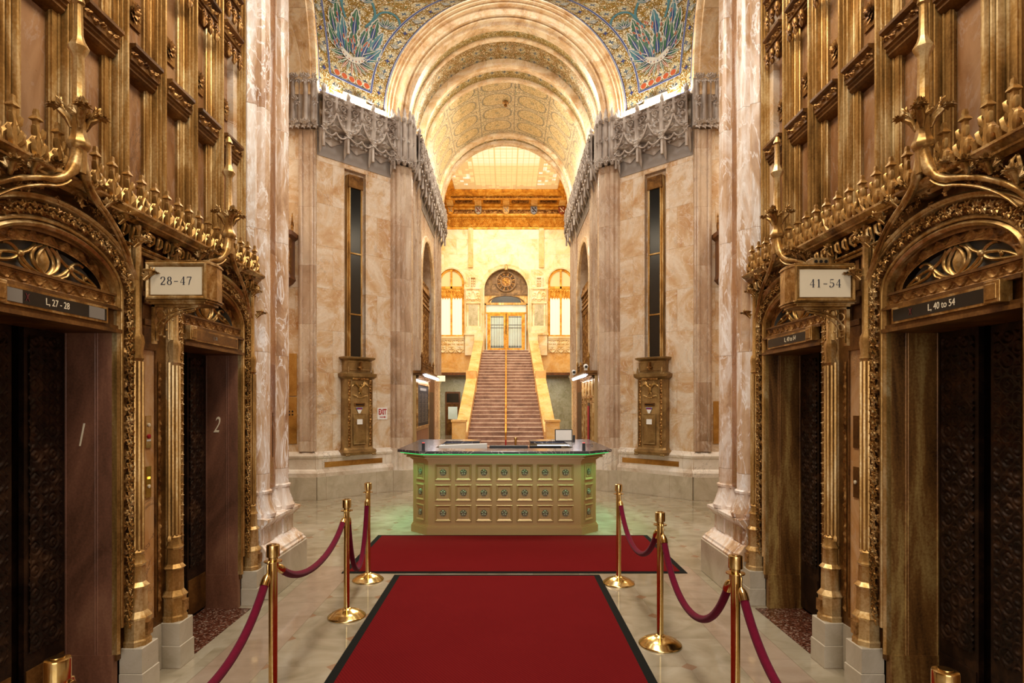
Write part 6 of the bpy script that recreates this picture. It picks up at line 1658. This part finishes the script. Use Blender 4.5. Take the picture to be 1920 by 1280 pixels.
# things on and in the desk
def onDesk(px, D, z_=1.17): return ((px - 950) / 1109 * D + .03, D, z_)
for s, px, lab in ((-1, 794, 'small black reader with red light on the left of the counter'), (1, 1094.5, 'small black reader with red light on the right of the counter')):
    t = thing('card_reader', lab, 'device', onDesk(px, 8.12), 0, 'readers on the counter')
    MB().box(-.021, .021, -.015, .015, 0, .10, .004).build('body', 'black', t); MB().box(-.016, .016, -.012, .012, .10, .104).build('red_light', 'redled', t)
t = thing('monitor', 'wide pale grey monitor back inside the desk on the left', 'monitor', (-.58, 8.78, .75), 0)
MB().loft([[(x, y, z_) for x, z_ in ((-.40, .12), (.32, .12), (.32, .47), (-.40, .44))] for y in (0, .05)]).build('housing', 'white', t, bevel=.01)
MB().box(-.1, .1, .0, .14, 0, .02).build('foot', 'white', t); MB().box(-.03, .03, .06, .09, .02, .3).build('neck', 'white', t)
t = thing('monitor', 'low black screen at the middle of the desk', 'monitor', (.06, 8.62, .75), 0)
MB().box(-.28, .28, 0, .03, .08, .45).build('housing', 'black', t, bevel=.006); MB().box(-.1, .1, .0, .14, 0, .02).build('foot', 'black', t); MB().box(-.03, .03, .03, .06, .02, .25).build('neck', 'black', t)
t = thing('monitor', 'dark blue-lit monitor inside the desk on the right', 'monitor', (.62, 9.0, .75), 0)
MB().box(-.24, .24, 0, .03, .08, .42).build('housing', 'blackgl', t, bevel=.006); MB().box(-.1, .1, .0, .14, 0, .02).build('foot', 'black', t); MB().box(-.03, .03, .03, .06, .02, .25).build('neck', 'black', t)
t = thing('notice_stand', 'framed white notice leaning on the right rear of the counter', 'notice', (1.0, 10.05, 1.17), 0)
a = MB().box(-.15, .15, 0, .012, 0, .20).build('frame', 'black', t); a.rotation_euler = (-.12, 0, 0)
b_ = MB().box(-.135, .135, -.004, 0, .012, .188).build('paper', 'white', a)
mb = MB(); mb.add([(.16, .02, 0), (.20, .05, 0), (.20, .05, .10), (.16, .02, .10)], [(0, 1, 2, 3)]); MB().box(.155, .195, .02, .03, 0, .10).build('second_frame', 'black', t)
t = thing('eyeglasses', 'folded eyeglasses lying on the right side of the counter', 'glasses', (1.28, 8.9, 1.172), .4)
mb = MB()
for s in (-1, 1): mb.tube([(s * .035 + .025 * cos(a), .018 * sin(a) * .6, .014 + .014 * sin(a)) for a in np.linspace(0, 2 * pi, 12)], .002, 5)
mb.tube([(-.06, 0, .01), (-.06, .10, .004)], .002, 5); mb.tube([(.06, 0, .01), (.06, .10, .004)], .002, 5); mb.tube([(-.01, 0, .02), (.01, 0, .02)], .002, 5); mb.build('frame', 'black', t, 60)

# ------------------------------------------------------------------ carpets
def mat_(name, x0, x1, y0, y1, lab):
    t = thing(name, lab, 'carpet', ((x0 + x1) / 2, y0, 0), 0, 'red runner mats'); c_ = (x0 + x1) / 2
    MB().box(x0 - c_, x1 - c_, 0, y1 - y0, .001, .007).build('rubber_border', 'rubber', t, bevel=.002)
    MB().box(x0 - c_ + .065, x1 - c_ - .065, .055, y1 - y0 - .055, .006, .011).build('pile', 'carpet', t, bevel=.002)
mat_('red_carpet', -1.155, 1.01, .6, 6.25, 'long deep red carpet with black edge running from the camera')
mat_('red_mat', -1.735, 1.96, 6.31, 8.12, 'wide red mat with black edge in front of the desk')

# ------------------------------------------------------------------ stanchions and ropes
def stanchion():
    t = thing('stanchion', '', 'stanchion', (0, 0, 0), 0, 'brass rope stanchions')
    MB().lathe([(.158, 0), (.160, .008), (.154, .014), (.146, .018), (.125, .036), (.09, .052), (.055, .064), (.038, .070), (.030, .078), (.0, .078)], (0, 0, 0), 40).build('base', 'brass', t, 60)
    MB().lathe([(.0245, .07), (.0245, .925)], (0, 0, 0), 24).build('post', 'brass', t, 60)
    MB().lathe([(.026, .895), (.050, .900), (.050, .906), (.026, .908), (.026, .925)], (0, 0, 0), 24).build('collar', 'brass', t, 50)
    MB().lathe([(.0245, .925), (.037, .930), (.037, .990), (.036, .996), (.030, .9985), (.020, 1.0), (.020, 1.003), (0, 1.003)], (0, 0, 0), 28).build('cap', 'brass', t, 40)
    return t
base = stanchion()
LP = [(-1.417, 1.906, 'brass stanchion at the bottom left corner with its cap just in view'), (-1.325, 3.43, 'nearest full brass stanchion left of the carpet'), (-1.333, 5.04, 'middle brass stanchion of the left rope line'), (-1.395, 6.08, 'farthest brass stanchion on the left, standing by the wide mat')]
RP = [(1.38, 1.82, 'brass stanchion at the bottom right corner with its cap just in view'), (1.264, 3.19, 'nearest full brass stanchion right of the carpet'), (1.186, 4.455, 'middle brass stanchion of the right rope line'), (1.16, 5.97, 'farthest brass stanchion on the right, standing by the wide mat')]
for i, (x, y, lab) in enumerate(LP + RP):
    o = base if i == 0 else dup(base)
    o.location = (x, y, .0 if abs(y - 6.08) > .3 else 0.0); o['label'] = lab
o = dup(base, loc=(.24, 14.0, 0), label='distant brass stanchion beyond the desk at the foot of the stairs')
def rope(p, q, zl, lab):
    t = thing('velvet_rope', lab, 'rope', (0, 0, 0), 0, 'crimson velvet ropes')
    p = Vector((p[0], p[1], .90)); q = Vector((q[0], q[1], .90)); d = (q - p); L = d.length; d.normalize(); H = .90 - zl - .03
    a = p + d * .05; b = q - d * .05
    # catenary-like curve between the hooks
    k = 2.2 + 1.5 * H / L
    pts = []
    for i in range(41):
        u = i / 40 * 2 - 1; z_ = .87 - H * (1 - (math.cosh(k * u * .8) - 1) / (math.cosh(k * .8) - 1))
        pts.append((a + (b - a) * (i / 40)).to_tuple()[:2] + (z_,))
    P = [Vector(v) for v in pts]; s_ = [0]
    for i in range(40): s_.append(s_[-1] + (P[i + 1] - P[i]).length)
    def cut(s0, s1, n):
        out = []
        for w_ in np.linspace(s0, s1, n):
            j = min(max(int(np.searchsorted(s_, w_)) - 1, 0), 39); f = (w_ - s_[j]) / (s_[j + 1] - s_[j]); out.append(tuple(P[j].lerp(P[j + 1], f)))
        return out
    T = s_[-1]
    MB().tube(cut(.095, T - .095, 48), .0225, 14).build('rope', 'velvet', t, 60)
    for e0, e1 in ((.03, .10), (T - .03, T - .10)):
        pp = cut(e0, e1, 5); MB().tube(pp, [.010, .021, .025, .0255, .0255], 14).build('ferrule', 'brass', t, 50)
        h = P[0] if e0 < .5 else P[-1]; pole = p if e0 < .5 else q; dr = d if e0 < .5 else -d
        MB().tube([tuple(pole + dr * .046 + Vector((0, 0, .012))), tuple(pole + dr * .060 + Vector((0, 0, .01))), tuple(pole + dr * .066 + Vector((0, 0, -.01))), pp[0]], .006, 8).build('hook', 'brass', t, 60)
rope(LP[0], LP[1], .48, 'crimson rope sweeping down to the bottom left corner')
rope(LP[1], LP[2], .66, 'shallow crimson rope between the nearest and middle left stanchions')
rope(LP[2], LP[3], .27, 'deep hanging crimson rope between the middle and farthest left stanchions')
rope(RP[0], RP[1], .44, 'crimson rope sweeping down to the bottom right corner')
rope(RP[1], RP[2], .46, 'deep crimson rope between the nearest and middle right stanchions')
rope(RP[2], RP[3], .52, 'crimson rope between the middle and farthest right stanchions')
